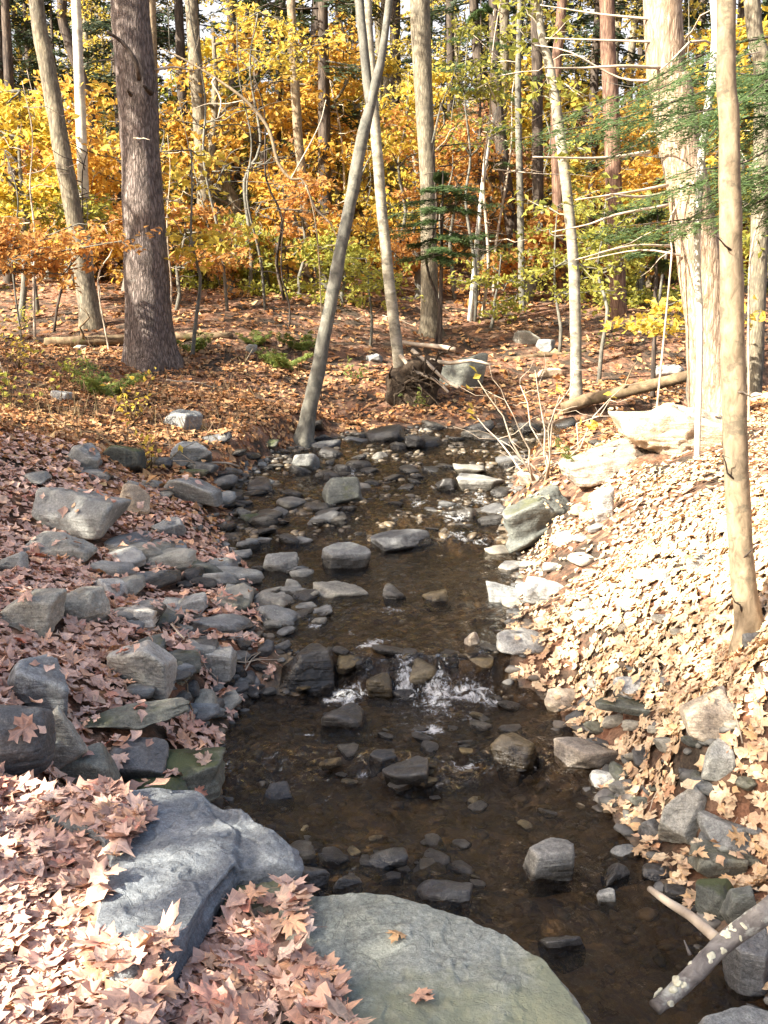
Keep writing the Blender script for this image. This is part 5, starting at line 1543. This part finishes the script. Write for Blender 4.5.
def proto_conifer(label, H, seed, group, lo=.2, bare=False):
    rg = rngs(seed)
    t = empty('hemlock_tree', (0, 0, -80), label, 'tree', group)
    o = np.array([0, 0, -80.])
    tr = wiggle(o - [0, 0, .3], o + np.array([rg.normal() * .2, 0, H]), 5, .008, rg)
    m = MB(); m.add(*tube(tr, np.linspace(.17, .02, 5), .6, 9, .1, seed, .2)); m.build('trunk', M['dark_bark'], t)
    Pt, _ = resample(tr, .1)
    mL = MB()
    for k in range(46):
        mW = MB()
        if 1:
            h = lo + (1 - lo) * (k + rg.uniform(0, 1)) / 46
            a = Pt[int(min(.985, h) * (len(Pt) - 1))]
            an = rg.uniform(0, 6.28)
            L = 2.3 * (1.08 - h) ** .7 * rg.uniform(.6, 1.1)
            b = a + np.array([math.cos(an) * L, math.sin(an) * L, -.22 * L])
            if bare and rg.random() < .5 and h < .6:
                mW.add(*tube(wiggle(a, b, 4, .06, rg), [.02, .016, .01, .005], .4, 4))
            else:
                feather(mL, mW, a, b, rg, .42, 16, 18, .16, .05, .02, .25)
        mW.build('limb', M['dark_bark'], t)
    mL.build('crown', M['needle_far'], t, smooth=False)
    return t


KINDS = [
    (proto_decid('yellow_maple', 'yellow maple standing deep in the wood', 'yellow', 'grey_bark', 4.6, 301, nl=24, lo=.12, group='yellow maples of the deep wood'), 20, 'd'),
    (proto_decid('golden_maple', 'golden maple standing deep in the wood', 'gold', 'maple_bark', 4.8, 302, nl=24, lo=.12, group='golden maples of the deep wood'), 20, 'd'),
    (proto_decid('orange_beech', 'orange beech standing deep in the wood', 'orange', 'grey_bark', 4.2, 303, nl=24, lo=.08, group='orange beeches of the deep wood'), 18, 'd'),
    (proto_decid('copper_beech', 'low copper brown beech deep in the wood', 'copper', 'grey_bark', 3.2, 304, nl=20, lo=.06, spread=2.0, size=.14, group='copper beeches of the deep wood'), 14, 'd'),
    (proto_decid('tall_maple', 'tall thinly leaved maple deep in the wood', 'yellow', 'maple_bark', 9.5, 305, nl=26, lo=.35, spread=2.6, dens=7, size=.13, group='tall maples of the deep wood'), 26, 'd'),
    (proto_conifer('dark green hemlock standing deep in the wood', 9, 311, 'hemlocks of the deep wood', .12), 18, 'c'),
    (proto_conifer('tall bare stemmed hemlock with dead lower branches deep in the wood', 11.5, 312, 'bare stemmed hemlocks of the deep wood', .3, True), 34, 'c'),
    (proto_decid('green_maple', 'yellow green maple standing deep in the wood', 'lime', 'grey_bark', 4, 306, nl=20, lo=.1, group='yellow green maples of the deep wood'), 14, 'd'),
    (proto_decid('orange_shrub', 'low rusty orange shrub on the far slope', 'orange', 'grey_bark', 1.5, 307, nl=14, lo=.1, spread=1.1, size=.13, dens=12, group='rusty shrubs of the far slope'), 30, 's'),
    (proto_decid('yellow_shrub', 'low yellow green shrub on the far slope', 'lime', 'grey_bark', 1.4, 308, nl=14, lo=.1, spread=1.0, size=.12, dens=12, group='yellow green shrubs of the far slope'), 26, 's'),
    (proto_decid('golden_shrub', 'low golden shrub on the far slope', 'gold', 'grey_bark', 1.7, 309, nl=14, lo=.1, spread=1.2, size=.13, dens=12, group='golden shrubs of the far slope'), 22, 's'),
]
# bare stems and small herbs, each kind a few copies
def proto_bare(H, seed):
    rg = rngs(seed)
    t = empty('bare_sapling', (0, 0, -80), 'thin bare sapling stem among the trees of the wood', 'sapling', 'thin bare saplings of the wood')
    o = np.array([0, 0, -80.])
    P = wiggle(o - [0, 0, .1], o + np.array([rg.normal() * .5, rg.normal() * .3, H]), 6, .03, rg)
    m = MB(); m.add(*tube(P, np.linspace(.03, .006, 6), .2, 6, .1, seed)); m.build('stem', M[['deadwood', 'grey_bark', 'dark_bark'][seed % 3]], t)
    for k in range(14):
        p = P[1] + (P[-1] - P[1]) * rg.uniform(.05, .95)
        q_ = p + np.array([rg.normal() * .6, rg.normal() * .6, rg.uniform(-.15, .5)])
        limb(t, p, q_, .011, ['deadwood', 'grey_bark', 'dark_bark'][seed % 3], rg, 5, .07, .003, 'twig', 4)
    return t


for k in range(3):
    pr = proto_bare(3.5 + k, 350 + k)
    for q_ in range(14):
        o = pr if q_ == 0 else copy_tree(pr)
        y = rnd.uniform(16.5, 34); x = rnd.uniform(-.42, .42) * y
        o.location = (x, y, hz(x, y)); s_ = rnd.uniform(.6, 1.3); o.scale = (s_, s_, s_)
        o.rotation_euler = (rnd.uniform(-.15, .15), rnd.uniform(-.15, .15), rnd.uniform(0, 6.28))
taken = []
for proto, n, kd in KINDS:
    for k in range(n):
        for tries in range(60):
            y = {'d': rnd.uniform(23.5, 50), 'c': rnd.uniform(24, 46), 's': rnd.uniform(20.5, 34)}[kd]
            x = rnd.uniform(-.47, .47) * y
            if all((x - a) ** 2 + (y - b) ** 2 > (1.2 if kd != 's' else .8) ** 2 for a, b in taken): break
        taken.append((x, y))
        o = proto if k == 0 else copy_tree(proto)
        o.location = (x, y, hz(x, y))
        s_ = rnd.uniform(.75, 1.25)
        o.scale = (s_, s_, s_ * rnd.uniform(.95, 1.1))
        o.rotation_euler = (rnd.uniform(-.04, .04), rnd.uniform(-.04, .04), rnd.uniform(0, 6.28))

# ------------------------------------------------------------------ trees beside and behind the viewer, whose shade falls on the stream
SHADE = [  # (ground x, y shaded), distance up the sun line, crown radius
    (0.55, 3.95, 8.0, 1.2), (-0.35, 5.4, 8.5, 1.1), (-0.8, 7.2, 9.0, 1.25), (-1.9, 5.6, 8.0, 1.2), (-2.3, 8.5, 9, 1.5), (1.0, 2.6, 9.5, 1.1), (-.9, 9.8, 9.5, 1.4), (0.45, 2.15, 7.0, 0.6), (-1.0, 4.4, 7.0, .8), (-3.4, 12.3, 9, 1.6), (-3.2, 15.0, 10, 1.7), (-0.5, 12.8, 11, 1.5), (-1.8, 14.5, 11, 1.3), (1.2, 15.2, 13, 1.5), (-5.5, 17, 10, 1.6), (2.2, 18.5, 15, 1.6), (-1.2, 18.5, 14, 1.5)]
for k, (x, y, dist, rad) in enumerate(SHADE):
    rg = rngs(500 + k)
    c = np.array([x, y, .3]) + S * dist
    b = np.array([c[0] + rg.normal() * .3, c[1] + rg.normal() * .3, 0]); b[2] = hz(b[0], b[1])
    t = empty('shade_maple', b, 'golden maple beside the stream whose crown shades the water', 'tree', 'maples shading the stream')
    tr = wiggle(b - [0, 0, .2], c + [0, 0, rad * .7], 6, .015, rg)
    m = MB(); m.add(*tube(tr, np.linspace(.12, .03, 6), .3, 9, .1, k, .2)); m.build('trunk', M['grey_bark'], t)
    mL = MB()
    n = int((1500 if k < 9 else 750) * rad ** 2)
    d = rg.normal(size=(n, 3)); d /= np.linalg.norm(d, axis=1)[:, None]
    rr = rad * rg.uniform(0.1, 1, n) ** .5
    C = c + d * rr[:, None] * np.array([1, 1, .9])
    if k >= 9:
        hub = c + rg.normal(size=(9, 3)) * rad * .5
        C = hub[rg.integers(0, 9, n)] + rg.normal(size=(n, 3)) * rad * .17
    mL.add(*leaf_quads(C, .14, rg, .35))
    for q_ in range(7):
        e = c + rg.normal(size=3) * rad * .5
        mW = MB(); mW.add(*tube(wiggle(tr[3], e, 4, .05, rg), [.04, .03, .02, .01], .3, 5)); mW.build('limb', M['grey_bark'], t)
    mL.build('crown', M['gold'], t, smooth=False)

# ------------------------------------------------------------------ logs, roots, fallen branch, shrub
def log(label, uv0, uv1, wpx, bark, name='fallen_log', dz=0., seed=0, y1=None):
    a = at(*uv0); b = at(*uv1) if y1 is None else at_y(*uv1, y1)
    k = a[1] / F / 2
    ra, rb = wpx[0] * k, wpx[1] * k
    mid = (a + b) / 2
    a[2] += ra * .5 + dz; b[2] += rb * .5 + dz
    t = empty(name, (mid[0], mid[1], hz(mid[0], mid[1])), label, 'log')
    m = MB(); m.add(*tube(wiggle(a, b, 5, .012, rngs(seed)), np.linspace(ra, rb, 5), .08, 12, .18, seed)); m.build('trunk', M[bark], t)
    return t, a, b


t, a, b = log('old log lying behind the dark pine on the leaf slope', (45, 346), (232, 338), (11, 8), 'log', seed=1)
limb(t, a + (b - a) * .2, a + (b - a) * .2 + [.1, -.2, .5], .03, 'log', rngs(3))
t, a, b = log('mossy log slanting across the far bank to the huge pine', (562, 412), (690, 378), (13, 11), 'log', seed=2, y1=14.2)
limb(t, a + (b - a) * .45, a + (b - a) * .45 + [.2, -.1, .45], .02, 'log', rngs(4))
log('sunlit log end lying behind the slim tan tree', (745, 402), (800, 398), (12, 12), 'deadwood', seed=3)
log('thin log leaning on the far slope', (505, 362), (585, 352), (6, 4), 'log', seed=5)
log('pale stick log under the leaning sapling', (455, 360), (400, 352), (5, 4), 'deadwood', seed=6, dz=.15)

# upturned root plate
b = at(414, 402)
t = empty('root_wad', b, 'dark upturned root plate hanging over the far water', 'roots')
g, f = rock_geo(77, (.85, .6, .85), 4, 5, 6, .2)
m = MB(); m.add(g + b + [0, .15, .28], f); m.build('soil_clump', M['root'], t)
for k in range(22):
    rg = rngs(700 + k)
    a = b + np.array([rg.uniform(-.35, .35), -.08, rg.uniform(.1, .65)])
    e = a + np.array([rg.uniform(-.5, .5), rg.uniform(-.4, .0), rg.uniform(-.6, .25)])
    limb(t, a, e, .022, 'root', rg, 5, .1, name='root')
for k, (u0, v0, u1, v1) in enumerate([(400, 355, 448, 392), (412, 350, 458, 388), (430, 360, 490, 365)]):
    stub(t, (u0, v0), (u1, v1), 14.6, .03, 'deadwood', rngs(720 + k), -.3, r1=.02, name='root')

# lichened branch at the bottom right, lying on the rock and the bank
t = empty('fallen_branch', at_z(705, 965, .25), 'grey fallen branch speckled with lichen reaching over the pool', 'branch')
pts = np.array([at_z(655, 1008, .26), at_z(690, 978, .30), at_z(722, 945, .35), at_z(765, 912, .42), at_z(820, 870, .47), at_z(880, 830, .5)])
pts[-1][2] = hz(pts[-1][0], pts[-1][1]) + .03; pts[-2][2] = max(pts[-2][2], hz(pts[-2][0], pts[-2][1]) + .03)
m = MB(); m.add(*tube(pts, [.021, .025, .028, .03, .032, .033], .02, 16, .16, 9)); m.build('stem', M['lichen_bark'], t)
m = MB(); m.add(*tube(np.array([at_z(716, 938, .36), at_z(690, 916, .36), at_z(668, 902, .34), at_z(650, 889, .30)]), [.017, .015, .0125, .010], .02, 10, .1, 4)); o = m.build('side_branch', M['deadwood'], t); o['label'] = 'bleached straight side branch'
rg = rngs(44)
Pm, _ = resample(pts, .01)
for k in range(36):
    p = Pm[rg.integers(0, int(len(Pm) * .75))]
    an = rg.uniform(0, 6.28)
    dv = np.array([-.35, -.65, .7]) + rg.normal(size=3) * .55
    ax_ = np.array([.72, .62, .3]); dv -= ax_ * (dv @ ax_) / (ax_ @ ax_); dv /= np.linalg.norm(dv)
    s_ = rg.uniform(.005, .015) * (1.3 if k % 6 == 0 else 1)
    g, f = rock_geo(900 + k, (s_ * 2.2, s_ * 1.7, s_ * .7), 3, 4, 5, .18)
    ez = Vector(dv).to_track_quat('Z', 'Y').to_matrix()
    m = MB(); m.add(g @ np.array(ez).T + p + dv * .025, f)
    m.build('lichen', M['lichen'], t)
stub(t, (690, 955), (684, 940), 2.75, .006, 'lichen_bark', rngs(46), .02)

# bare twiggy shrub at the head of the right bank
sb = at(545, 478)
t = empty('bare_shrub', sb, 'bare twiggy shrub with a few yellow leaves over the outcrop', 'shrub')
mL = MB()
for k, (u, v) in enumerate([(478, 380), (505, 400), (520, 385), (560, 395), (500, 440), (590, 430), (535, 370), (610, 400), (475, 415), (625, 385), (600, 455), (575, 370)]):
    rg = rngs(740 + k)
    e = at_y(u, v, sb[1] + rg.uniform(-.5, .6))
    limb(t, sb + [rg.normal() * .06, rg.normal() * .05, -.02], e, .011, 'deadwood', rg, 6, .05, .003, 'branch', 5, 4, .22)
    if k in (0, 3, 5, 7, 8, 10):
        C = e + rg.normal(size=(3, 3)) * .06
        mL.add(*leaf_quads(C, .11, rg, .3))
mL.build('leaf', M['yellow'], t, smooth=False)

# thin bare saplings and sticks
for k, (lab, pts, y, r0, bk) in enumerate([
    ('crooked thin bare stem at the weedy slope', [(22, 330), (12, 260), (18, 200), (5, 150)], 15, .018, 'grey_bark'),
    ('hooked bare twig stem behind the pine', [(108, 330), (98, 280), (112, 250), (104, 225)], 15.6, .016, 'deadwood'),
    ('thin bare stem with kinks near the picture edge', [(755, 330), (750, 260), (765, 200), (740, 150)], 8.5, .012, 'deadwood'),
    ('thin bare twig stem before the huge pine', [(660, 330), (672, 250), (668, 225), (690, 180)], 9.0, .012, 'deadwood')]):
    P = px_path(pts, y, 0, 0)
    t = empty('bare_sapling', P[1], lab, 'sapling')
    m = MB(); m.add(*tube(P, np.linspace(r0, r0 * .4, len(P)), .1, 6, .1)); m.build('stem', M[bk], t)
    for q_ in range(4):
        rg = rngs(780 + k * 9 + q_)
        p = P[1 + int(rg.integers(1, len(P) - 1))]
        limb(t, p, p + rg.normal(size=3) * np.array([.35, .2, .3]), r0 * .45, bk, rg, 4, .08, name='twig', sides=4)

# sticks lying about in the leaves
def stick_proto(seed):
    rg = rngs(seed)
    t = empty('fallen_twig', (0, 0, -70), 'thin dry stick lying in the leaf litter', 'twig', 'sticks in the leaf litter')
    P = wiggle(np.array([-.25, 0, -69.985]), np.array([.25, 0, -69.98]), 6, .03, rg)
    m = MB(); m.add(*tube(P, [.006, .006, .005, .004, .003, .002], .05, 5, .1)); m.build('stem', M['log' if seed % 2 else 'deadwood'], t)
    for k in range(2):
        p = P[2 + k]; limb(t, p, p + [rg.uniform(.05, .15), rg.uniform(-.12, .12), .02], .003, 'log' if seed % 2 else 'deadwood', rg, 3, .05, .0015, 'side_twig', 4)
    return t


_sp = [stick_proto(860 + k) for k in range(4)]
for k in range(60):
    o = _sp[k] if k < 4 else copy_tree(_sp[k % 4])
    while True:
        u, v = rnd.uniform(0, 768), rnd.uniform(300, 860)
        P = at(u, v)
        if sdf(P[:1], P[1:2])[0] > .12 and P[1] > 3: break
    e = .1
    s_ = rnd.uniform(.4, .9) * (1 if P[1] < 9 else 2)
    gxx = (hz(P[0] + e, P[1]) - hz(P[0] - e, P[1])) / (2 * e); gyy = (hz(P[0], P[1] + e) - hz(P[0], P[1] - e)) / (2 * e)
    q_ = Vector((-gxx, -gyy, 1)).to_track_quat('Z', 'Y')
    o.location = (P[0], P[1], hz(P[0], P[1]) + .025)
    o.rotation_euler = (q_.to_matrix() @ Matrix.Rotation(rnd.uniform(0, 6.28), 3, 'Z')).to_euler()
    o.scale = (s_, s_, s_)

# ferns and green herbs
def fern(u, v, s, label, seed, mat='herb'):
    rg = rngs(seed); b = at(u, v)
    t = empty('fern', b, label, 'fern')
    for k in range(9):
        an = rg.uniform(0, 6.28); L = s * rg.uniform(.7, 1.1)
        mL, mW = MB(), MB()
        a = b + [0, 0, .01]; e = b + np.array([math.cos(an) * L * .8, math.sin(an) * L * .8, L * rg.uniform(.35, .7)])
        feather(mL, mW, a, e, rg, .28, 26, 16, s * .09, s * .03, .004, .1)
        mL.add(np.concatenate(mW.v), *[f_ - 0 for f_ in []])
        o = mL.build('frond', M[mat], t, smooth=False)


fern(105, 395, .55, 'green fern below the foot of the dark pine', 801)
fern(285, 368, .55, 'green fern on the slope near the leaning sapling', 802)
fern(300, 350, .45, 'smaller fern just behind the slope fern', 803)
fern(192, 352, .4, 'little fern beside the old log', 804)
fern(590, 470, .3, 'green tuft of fern under the bare shrub', 805)
fern(255, 345, .35, 'fern tuft by the little grey stone', 806)


def herb(u, v, s, label, leafm, seed, n=26):
    rg = rngs(seed); b = at(u, v)
    t = empty('leafy_herb', b, label, 'plant')
    mL = MB()
    for k in range(7):
        e = b + np.array([rg.normal() * s * .5, rg.normal() * s * .4, s * rg.uniform(.5, 1.1)])
        m = MB(); m.add(*tube(wiggle(b, e, 4, .06, rg), [.006, .005, .004, .002], .1, 4)); m.build('stem', M['straw'], t)
        C = b + (e - b) * rg.uniform(.3, 1.05, (n // 7 + 1, 1)) + rg.normal(size=(n // 7 + 1, 3)) * s * .1
        mL.add(*leaf_quads(C, .075, rg, .6))
    mL.build('foliage', M[leafm], t, smooth=False)


herb(132, 425, .5, 'yellow leaved weed below the dark pine', 'yellow', 811, 50)
herb(150, 470, .4, 'yellow weed in front of the broad grey stone', 'yellow', 812, 30)
herb(20, 370, .55, 'yellow spotted weed on the slope by the picture edge', 'yellow', 813, 60)
herb(12, 410, .45, 'green weed on the leaf slope near the picture edge', 'lime', 814, 50)
herb(70, 385, .45, 'pale weed beside the small pale stone', 'lime', 815, 40)
herb(350, 380, .3, 'green weed on the slope behind the leaning tree', 'herb', 816, 40)
herb(600, 350, .4, 'green weed beside the slender birch', 'herb', 817, 40)
herb(20, 330, .5, 'lime green weed behind the thin bare stem', 'lime', 818, 50)
herb(420, 412, .3, 'low green plant hanging on the root plate', 'herb', 819, 30)

# dry grass and stems over the left slope
rg = rngs(830)
mG = MB()
n = 900
us, vs = rg.uniform(-20, 290, n), rg.uniform(345, 450, n)
for u, v in zip(us[:60], vs[:60]):
    b = at(u, v)
    k = 9
    C = b + rg.normal(size=(k, 3)) * np.array([.16, .16, 0])
    D = rg.normal(size=(k, 3)) * .35 + np.array([0, 0, 1]); D /= np.linalg.norm(D, axis=1)[:, None]
    mG.add(*needles(C, D, rg.normal(size=(k, 3)), .26, .007, rg))
tag(mG.build('dry_grass', M['straw'], smooth=False), 'dry straw coloured grass over the shaded leaf slope', 'grass', kind='stuff')

# ------------------------------------------------------------------ fallen leaves
bvh = BVHTree.FromPolygons(np.concatenate(BV).tolist(), np.concatenate(BF).tolist())


LEAFXY = []


def maple_outline():
    half = [(0.0, -.36), (.07, -.37), (.30, -.43), (.25, -.27), (.52, -.20), (.41, -.08), (.58, .12), (.42, .13), (.37, .21), (.19, .05), (.19, .30), (.27, .43), (.13, .42), (0.0, .64)]
    left = [(-x, y) for x, y in half[1:-1]][::-1]
    return np.array(half + left)


OUT = maple_outline()
SIMPLE = np.array([(0, -.45), (.22, -.3), (.45, 0), (.25, .15), (.12, .3), (0, .58), (-.12, .3), (-.25, .15), (-.45, 0), (-.22, -.3)])


def leaves(P, N, size, rng, outline, curl=.25, tilt=.3, lift=.01, stem=False):
    """maple leaves lying at P on normals N, each curled in its own way"""
    n, k = len(P), len(outline)
    N = N + rng.normal(size=(n, 3)) * tilt
    N[:, 2] = np.abs(N[:, 2])
    N /= np.linalg.norm(N, axis=1)[:, None]
    d = rng.normal(size=(n, 3)); d -= N * (d * N).sum(1)[:, None]; d /= np.linalg.norm(d, axis=1)[:, None]
    s = np.cross(N, d)
    L = size * np.clip(rng.lognormal(0, .28, n), .45, 1.6)
    o = np.concatenate([outline, [[0, 0]], outline * .5])          # rim, middle, inner ring
    x = o[None, :, 0] * rng.uniform(.75, 1.05, n)[:, None] + rng.normal(size=(n, len(o))) * .018
    y = o[None, :, 1] * np.ones((n, 1)) + rng.normal(size=(n, len(o))) * .018
    c1, c2, c3 = rng.normal(size=(n, 1)) * curl * 1.6, rng.normal(size=(n, 1)) * curl * 1.6, rng.normal(size=(n, 1)) * curl
    fold = np.abs(rng.normal(size=(n, 1))) * curl * .8
    z = c1 * x * x + c2 * y * y + c3 * x * y + fold * np.abs(x) + rng.normal(size=(n, len(o))) * curl * .10
    V = P[:, None] + L[:, None, None] * (x[..., None] * s[:, None] + y[..., None] * d[:, None] + z[..., None] * N[:, None]) + N[:, None] * lift
    m = len(o)
    j = np.arange(k); j2 = (j + 1) % k
    T = np.stack([k + 1 + j, k + 1 + j2, np.full(k, k)], 1)
    Q = np.stack([j, j2, k + 1 + j2, k + 1 + j], 1)
    base = (np.arange(n) * m)[:, None, None]
    LEAFXY.append((n, m, np.stack([np.broadcast_to(o[None, :, 0], (n, m)), np.broadcast_to(o[None, :, 1], (n, m)), np.zeros((n, m))], -1).reshape(-1, 3)))
    return V.reshape(-1, 3), (Q[None] + base).reshape(-1, 4), (T[None] + base).reshape(-1, 3)


def stalks(P, N, size, rng):
    n = len(P)
    a = rng.uniform(0, 6.28, n)
    d = np.stack([np.cos(a), np.sin(a), rng.uniform(-.1, .5, n)], 1)
    V, Q = needles(P + N * .006, d, N, size, .0022, rng)
    LEAFXY.append((n, 4, np.tile([9.0, 9.0, 0], (len(V), 1))))
    return V, Q


def leaf_attr(o):
    a = np.concatenate([x[2] for x in LEAFXY]); LEAFXY.clear()
    at_ = o.data.attributes.new('leaf_plane', 'FLOAT_VECTOR', 'POINT')
    at_.data.foreach_set('vector', a.astype(np.float32).ravel())
    return o


def drop(x, y, on_rock, rng, jit=.0):
    """where leaves dropped at x, y come to rest; on rocks only a share of them stay"""
    g = height(x, y)
    e = .03
    nx_ = -(height(x + e, y) - g) / e; ny_ = -(height(x, y + e) - g) / e
    N = np.stack([nx_, ny_, np.ones_like(nx_)], 1)
    keep = np.ones(len(x), bool)
    ws = (sdf(x, y) < .0)
    g2 = g.copy()
    for i in range(len(x)):
        h = bvh.ray_cast((x[i], y[i], g[i] + 1.3), (0, 0, -1), 1.3)
        if h[0] is not None:
            if rng.random() > on_rock or h[1][2] < .35: keep[i] = False
            g2[i] = h[0][2]; N[i] = h[1][:]
        elif ws[i]:
            keep[i] = False
    N /= np.linalg.norm(N, axis=1)[:, None]
    P = np.stack([x, y, g2], 1)
    P[:, 2] += rng.uniform(0, 1, len(x)) * jit
    return P[keep], N[keep]


def in_poly(u, v, poly):
    ins = np.zeros(len(u), bool)
    for (a, b), (c, d_) in zip(poly, poly[1:] + poly[:1]):
        cc = (b > v) != (d_ > v)
        if b != d_: ins ^= cc & (u < a + (v - b) / (d_ - b) * (c - a))
    return ins


def project(P):
    q_ = P - CAM
    w_ = q_ @ FW
    return 384 + F * q_[:, 0] / w_, 512 - F * (q_ @ UP) / w_


# the leaf pile at the viewer's feet
rg = rngs(901)
mL = MB()
PILE = [(-400, 800), (30, 792), (60, 800), (100, 806), (150, 822), (140, 845), (122, 866), (108, 900), (95, 935), (100, 962), (160, 968), (195, 945), (232, 905), (262, 890), (300, 905), (306, 935), (300, 965), (325, 985), (342, 1015), (350, 1060), (350, 1200), (-400, 1200)]
n = 9000
x, y = rg.uniform(-1.7, .15, n), rg.uniform(1.4, 3.4, n)
z_ = np.full(n, .5)
u, v = project(np.stack([x, y, z_], 1))
k = in_poly(u, v, PILE)
P, N = drop(x[k], y[k], 1.0, rg, .035)
P = P[:3600]; N = N[:3600]
lowp = P[:, 2] < .44
P[lowp, 2] = .43 + rg.uniform(0, .05, lowp.sum())
N = N * .3 + np.array([0, 0, .7])
P_all, N_all = P[::2], N[::2]
h_ = len(P) * 3 // 4
mL.add(*leaves(P[:h_], N[:h_], .074, rg, OUT, .27, .16))
mL.add(*leaves(P[h_:], N[h_:], .07, rg, SIMPLE, .5, .2))
PILE2 = [(575, 1030), (580, 985), (600, 975), (620, 985), (660, 1000), (700, 990), (760, 1000), (800, 1010), (800, 1060), (600, 1060)]
x, y = rg.uniform(.2, 1.6, 5000), rg.uniform(1.6, 2.8, 5000)
u, v = project(np.stack([x, y, np.full(5000, .22)], 1))
k = in_poly(u, v, PILE2)
P, N = drop(x[k], y[k], .5, rg, .03)
mL.add(*leaves(P[:260], N[:260], .08, rg, OUT, .3, .24))
mL.add(*stalks(P_all, N_all, .055, rg))
tag(leaf_attr(mL.build('fallen_leaves', M['litter'])), 'deep drift of pinkish tan maple leaves around the slabs', 'leaves', kind='stuff')

# leaves over both banks
rg = rngs(902)
mL = MB()


def bank_leaves(n, x0, x1, y0, y1, size, outline, on_rock, poly=None, jit=.03, near=0.0, patch=False, curl=.34):
    x, y = rg.uniform(x0, x1, n), rg.uniform(y0, y1, n)
    d_ = sdf(x, y)
    k = d_ > near
    k &= rg.random(n) < np.clip(.3 + d_ * 2.2, 0, 1)
    if patch: k &= rg.random(n) < np.clip(.52 + 1.6 * fbm(np.stack([x * 2.6, y * 2.6, x * 0], 1), 3, 77), .12, 1)
    u, v = project(np.stack([x, y, height(x, y)], 1))
    k &= (u > -420) & (u < 1200) & (v < 1250)
    if poly is not None: k &= in_poly(u, v, poly)
    P, N = drop(x[k], y[k], on_rock, rg, jit)
    if len(P): mL.add(*leaves(P, N, size, rg, outline, curl, .17))


bank_leaves(13000, -3.2, -.2, 3.0, 9, .06, SIMPLE, .10)
bank_leaves(2200, -2.4, -.2, 3.0, 6.5, .07, OUT, .10)
tag(leaf_attr(mL.build('leaf_litter', M['litter'])), 'pinkish brown maple leaves strewn over the boulder bank', 'leaves', kind='stuff')
mL = MB()
bank_leaves(44000, .3, 4.6, 2.4, 9, .042, SIMPLE, .12, patch=True, curl=.26)
bank_leaves(7000, .5, 2.4, 2.6, 6, .05, OUT, .14, curl=.26)
bank_leaves(7000, .5, 2.6, 2.4, 5.2, .045, SIMPLE, .14, curl=.3)
tag(leaf_attr(mL.build('leaf_litter', M['litter_tan'])), 'dry tan leaves strewn over the sunny bank', 'leaves', kind='stuff')
mL = MB()
bank_leaves(15000, -7, 6, 8.6, 16, .08, SIMPLE, .08, near=.03)
bank_leaves(6000, -4, 0, 8, 13.5, .07, SIMPLE, .08, near=.03)
bank_leaves(11000, -12, 12, 15, 30, .12, SIMPLE, 0, near=.05)
tag(leaf_attr(mL.build('leaf_carpet', M['litter_far'])), 'brown and orange leaf carpet of the far slopes', 'leaves', kind='stuff')

# single leaves one can point at
for k, (u, v, z0_, s_, lab) in enumerate([(423, 1001, .47, .075, 'pale pink leaf with pointed lobes lying on the smooth greenish slab'), (396, 938, .46, .06, 'dark curled wet leaf on the smooth greenish slab')]):
    h = bvh.ray_cast(tuple(CAM), tuple(ray(u, v)))
    p = np.array(h[0]) if h[0] is not None else at_z(u, v, z0_)
    m = MB(); m.add(*leaves(p[None], np.array([[0, 0, 1.0]]), s_, rngs(940 + k), OUT, .25, .08, .012))
    tag(leaf_attr(m.build('maple_leaf', M['litter' if k == 0 else 'litter_far'], loc=p)), lab, 'leaf')
